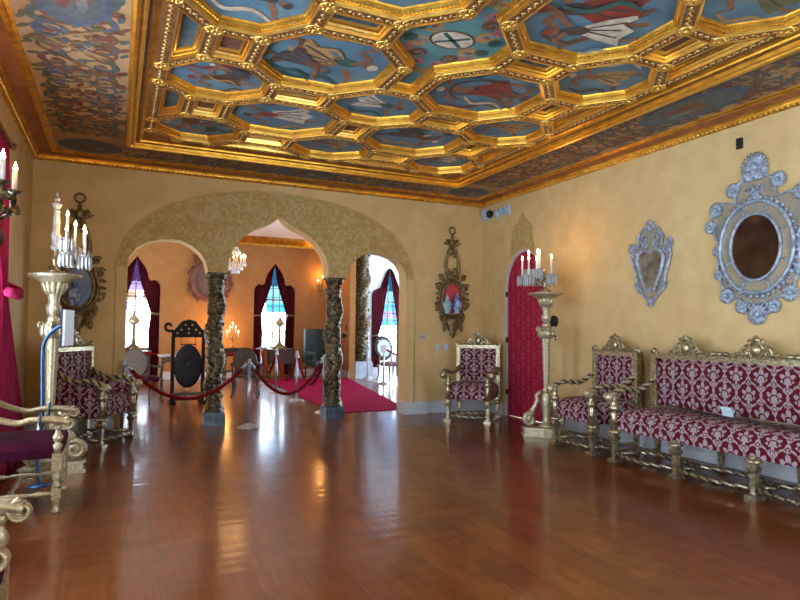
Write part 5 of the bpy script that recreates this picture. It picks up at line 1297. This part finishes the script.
# window tables with lamps
def window_table(label, loc, w, d, h):
    t = thing('window_table', label, 'table', loc, 0, 'dark tables below the far windows')
    b = MB(); b.box(-w, w, -d, d, h - .04, h); b.build('tabletop', 'dark_wood', t)
    b = MB(); b.box(-w * .9, w * .9, -d * .85, d * .85, h - .42, h - .04); b.build('cabinet', 'dark_wood', t)
    for x in (-w * .84, w * .84):
        for y in (-d * .75, d * .75): b = MB(); turned_leg(b, x, y, h - .42, .022); b.build('leg', 'dark_wood', t)
def table_lamp(label, loc, s=1.):
    t = thing('table_lamp', label, 'lamp', loc, 0, 'bronze lamps standing before the far windows')
    b = MB(); b.lathe([(r * s, z * s) for r, z in ((.18, 0), (.19, .03), (.13, .10), (.06, .16), (.04, .22))], n=12, flute=4, fa=.12); b.build('base', 'gilt_dark', t)
    b = MB(); b.lathe([(r * s, z * s) for r, z in ((.035, .2), (.05, .28), (.03, .34), (.05, .40), (.03, .46), (.045, .54), (.025, .60), (.03, .66))], n=12); b.build('stem', 'gilt_dark', t)
    b = MB(); b.lathe([(r * s, z * s) for r, z in ((.04, .64), (.13, .72), (.14, .76), (.09, .84), (.03, .92), (.035, .95), (.01, 1.04))], n=8, smooth=False); b.build('lantern', 'gilt_pale', t)
window_table('dark table under left far window, holding a lantern-topped lamp', (.46, 16.55, 0), .36, .24, .80)
table_lamp('bronze lantern-topped lamp in front of left far window', (.40, 16.55, .801))
window_table('dark table under middle far window, holding a lantern-topped lamp', (4.18, 16.75, 0), .36, .22, .82)
table_lamp('bronze lantern-topped lamp in front of middle far window', (4.16, 16.75, .821), .95)
# green armchair
t = thing('green_armchair', 'bottle green buttoned armchair against far wall, right of middle window', 'chair', (5.30, 16.55, 0), radians(12))
b = MB(); b.box(-.34, .34, -.32, .26, .34, .50); b.build('seat', 'green', t)
b = MB(); b.box(-.36, .36, .24, .36, .40, 1.38)
for i in range(4):
    for j in range(5): b.ell((-.27 + .18 * i, .235, .62 + .16 * j), .02, 6, 4)
b.build('backrest', 'green', t)
for s in (-1, 1):
    b = MB(); b.box(s * .36 - .05, s * .36 + .05, -.32, .26, .66, .74); b.box(s * .36 - .03, s * .36 + .03, -.3, -.24, .34, .66); b.build('arm', 'green', t)
    for y in (-.28, .3): b = MB(); turned_leg(b, s * .31, y, .35); b.build('leg', 'dark_wood', t)
b = MB(); b.obox((5.34, 16.42, .545), (.07, .01, 0), (0, .003, .008), (0, -.014, .035)); b.box(5.28, 5.40, 16.42, 16.45, .505, .515)
tag(b.build('notice_card', 'panel_white'), 'small white card on the green armchair seat', 'sign')
# wall cartouche, sconce, chandelier, switch and knob
t = thing('wall_cartouche', 'carved dark red-brown cartouche on lamplit wall, behind left column', 'wall ornament', (2.30, FARY, 2.68), 0)
b = MB(); b.prism(ellp(.42, .46), lambda u, v, w: (u, w, v), -.03, -.06); b.build('painted_panel', 'cart_panel', t)
b = MB(); rnd = random.Random(9); loop_tube(b, ellp(.45, .49), .085, -.06)
for i in range(22):
    a = 2 * pi * i / 22; r = rnd.uniform(.9, 1.12)
    b.tube([(x, -.05, z) for x, z in bez([(.43 * cos(a), .47 * sin(a)), (.53 * r * cos(a + .08), .56 * r * sin(a + .08)), (.60 * r * cos(a + .25), .62 * r * sin(a + .25))], 5)], [.08, .075, .07, .062, .055, .05, .042, .034, .026, .018, .010], 7)
for s in (-1, 1):
    b.tube([(s * u, -.05, v) for u, v in bez([(.3, .38), (.42, .55), (.36, .66), (.48, .70)], 5)], .03, 7)
    b.tube([(s * u, -.05, v) for u, v in bez([(.05, .5), (.18, .60), (.30, .56)], 5)], .04, 7)
b.build('carved_border', 'cartouche', t)
t = thing('wall_sconce', 'gilt wall sconce with a lit candle, beside the right dark column', 'sconce', (5.50, FARY, 2.65), 0)
b = MB(); b.ell((0, -.03, -.05), (.06, .03, .26), 10, 8); b.build('backplate', 'gilt_dark', t)
for (x, z) in ((-.14, .12), (.02, .26), (.16, .10)):
    b = MB(); b.tube(bez([(0, -.05, -.1), (x * .8, -.16, -.12), (x, -.2, z - .1)], 6), .016, 7); b.lathe([(.01, z - .11), (.04, z - .09), (.012, z - .08)], (x, -.2, 0), 10); a = b.build('arm', 'gilt_dark', t)
    b = MB(); b.lathe([(.013, z - .09), (.013, z + .02)], (x, -.2, 0), 8); b.build('candle', 'candle', a)
    b = MB(); b.lathe([(.006, z + .02), (.018, z + .04), (.001, z + .085)], (x, -.2, 0), 8); b.build('flame_bulb', 'flame', a)
t = thing('chandelier', 'crystal chandelier with lit candles hanging beyond the middle arch', 'chandelier', (2.25, 13.0, 2.85), 0)
b = MB(); b.tube([(0, 0, .22), (0, 0, FARZ - 2.85)], .012, 6); b.lathe([(.02, -.22), (.05, -.18), (.03, -.08), (.045, .0), (.03, .1), (.04, .2), (.015, .26)], n=12); b.build('stem', 'gilt_wood', t)
for k in range(8):
    a = k * pi / 4; x, y = .20 * cos(a), .20 * sin(a)
    b = MB(); b.tube(bez([(0, 0, -.08), (x * .5, y * .5, -.16), (x, y, -.06)], 6), .010, 6); q = b.build('arm', 'gilt_wood', t)
    b = MB(); b.lathe([(.011, -.06), (.011, .05)], (x, y, 0), 8); b.build('candle', 'candle', q)
    b = MB(); b.lathe([(.005, .05), (.016, .07), (.001, .115)], (x, y, 0), 8); b.build('flame_bulb', 'flame', q)
for tier in (((.22, -.10), (.15, -.18), (.08, -.25)), ((.10, .16), (.05, .24))):
    b = MB(); b.tube([(tier[0][0] * cos(a * pi / 12), tier[0][0] * sin(a * pi / 12), tier[0][1] + .03) for a in range(25)], .006, 5)
    for k in range(30):
        a = k * 2 * pi / 30
        for (r, z) in tier: b.lathe([(.002, z + .03), (.012, z), (.002, z - .05)], (r * cos(a), r * sin(a), 0), 5, smooth=False)
    b.build('crystal_drops', 'crystal', t)
b = MB(); b.box(FARX - .012, FARX, 16.32, 16.42, 1.36, 1.50); b.box(FARX - .018, FARX - .012, 16.355, 16.385, 1.41, 1.45)
tag(b.build('switch_plate', 'black_plastic'), 'dark switch plate on the lamplit wall end beyond right arch', 'light switch')
b = MB(); b.lathe([(.03, 0), (.025, .04), (.06, .06), (.07, .09), (.05, .12), (.01, .13)], n=16, axis=Matrix.Rotation(radians(-90), 3, 'Y'))
tag(b.build('round_wall_fitting', 'black_plastic', None, Matrix.Translation((FARX, 16.35, 1.20))), 'round black fitting below the dark switch plate, beyond right arch', 'wall fitting')
# sunroom furniture
t = side_chair('ornate gilded chair with blue oval back at the sunroom edge', (6.80, 14.95, .006), radians(15), 'ltblue', 'damask', h=1.12, w=.62, frame='gilt_dark', name='gilded_chair', arms=False)
b = MB(); b.tube([(.30 * cos(2 * pi * i / 28), .27 + .10 + (.86 + .29 * sin(2 * pi * i / 28) - .5) * .15 - .02, .86 + .29 * sin(2 * pi * i / 28)) for i in range(29)], .055, 8); b.build('back_rim', 'leather', t)
t = side_chair('tall damask chair cut off by the arch pier, in the sunroom', (7.95, 16.0, .006), radians(20), 'damask', 'damask', oval=False, h=1.55, w=.6, frame='gilt_dark', name='tall_chair')

# ------------------------------------------------------------------ light
w = bpy.data.worlds.new('World'); SC.world = w; w.use_nodes = True
bg = w.node_tree.nodes['Background']; bg.inputs[0].default_value = (.72, .86, 1.0, 1); bg.inputs[1].default_value = 22.
def lamp(name, loc, col, p, r=.06):
    l = bpy.data.lights.new(name, 'POINT'); l.color = col; l.energy = p; l.shadow_soft_size = r
    o = bpy.data.objects.new(name, l); COL.objects.link(o); o.location = loc
WARM = (1., .46, .11)
lamp('chandelier_light', (2.25, 13.0, 2.95), WARM, 24, .3)
lamp('side_candelabra_light', (2.55, 16.75, 1.30), WARM, 70, .3)
lamp('far_sconce_light', (5.5, FARY - .25, 2.98), WARM, 20, .1)
lamp('torchere_light_right', (5.18, 6.55, 2.62), WARM, 9, .15)
lamp('torchere_light_left', (-.35, 6.7, 2.45), WARM, 9, .12)
lamp('left_sconce_light', (XL + .35, 4.65, 2.68), WARM, 9, .06)

# ------------------------------------------------------------------ camera
f, yaw, pitch, roll = 601.24, .440122, .0470614, .00815406
cyw, syw = cos(yaw), sin(yaw)
F = Vector((syw * cos(pitch), cyw * cos(pitch), sin(pitch))); R = Vector((cyw, -syw, 0)); U = R.cross(F)
R2 = R * cos(roll) + U * sin(roll); U2 = -R * sin(roll) + U * cos(roll)
cam = bpy.data.cameras.new('camera'); co = bpy.data.objects.new('camera', cam); COL.objects.link(co)
cam.sensor_width = 36; cam.lens = f / 800 * 36; cam.clip_start = .05; cam.clip_end = 100
mm = Matrix((R2, U2, -F)).transposed().to_4x4(); mm.translation = (0, 0, 1.42); co.matrix_world = mm
SC.camera = co
SC.view_settings.view_transform = 'Standard'; SC.view_settings.look = 'None'; SC.view_settings.gamma = 1; SC.view_settings.use_curve_mapping = False
SC.view_settings.exposure = -.26
SC.cycles.use_denoising = True
SC.cycles.max_bounces = 10; SC.cycles.diffuse_bounces = 6; SC.cycles.glossy_bounces = 5; SC.cycles.transparent_max_bounces = 12
SC.cycles.sample_clamp_indirect = 12
SC.cycles.caustics_reflective = False; SC.cycles.caustics_refractive = False
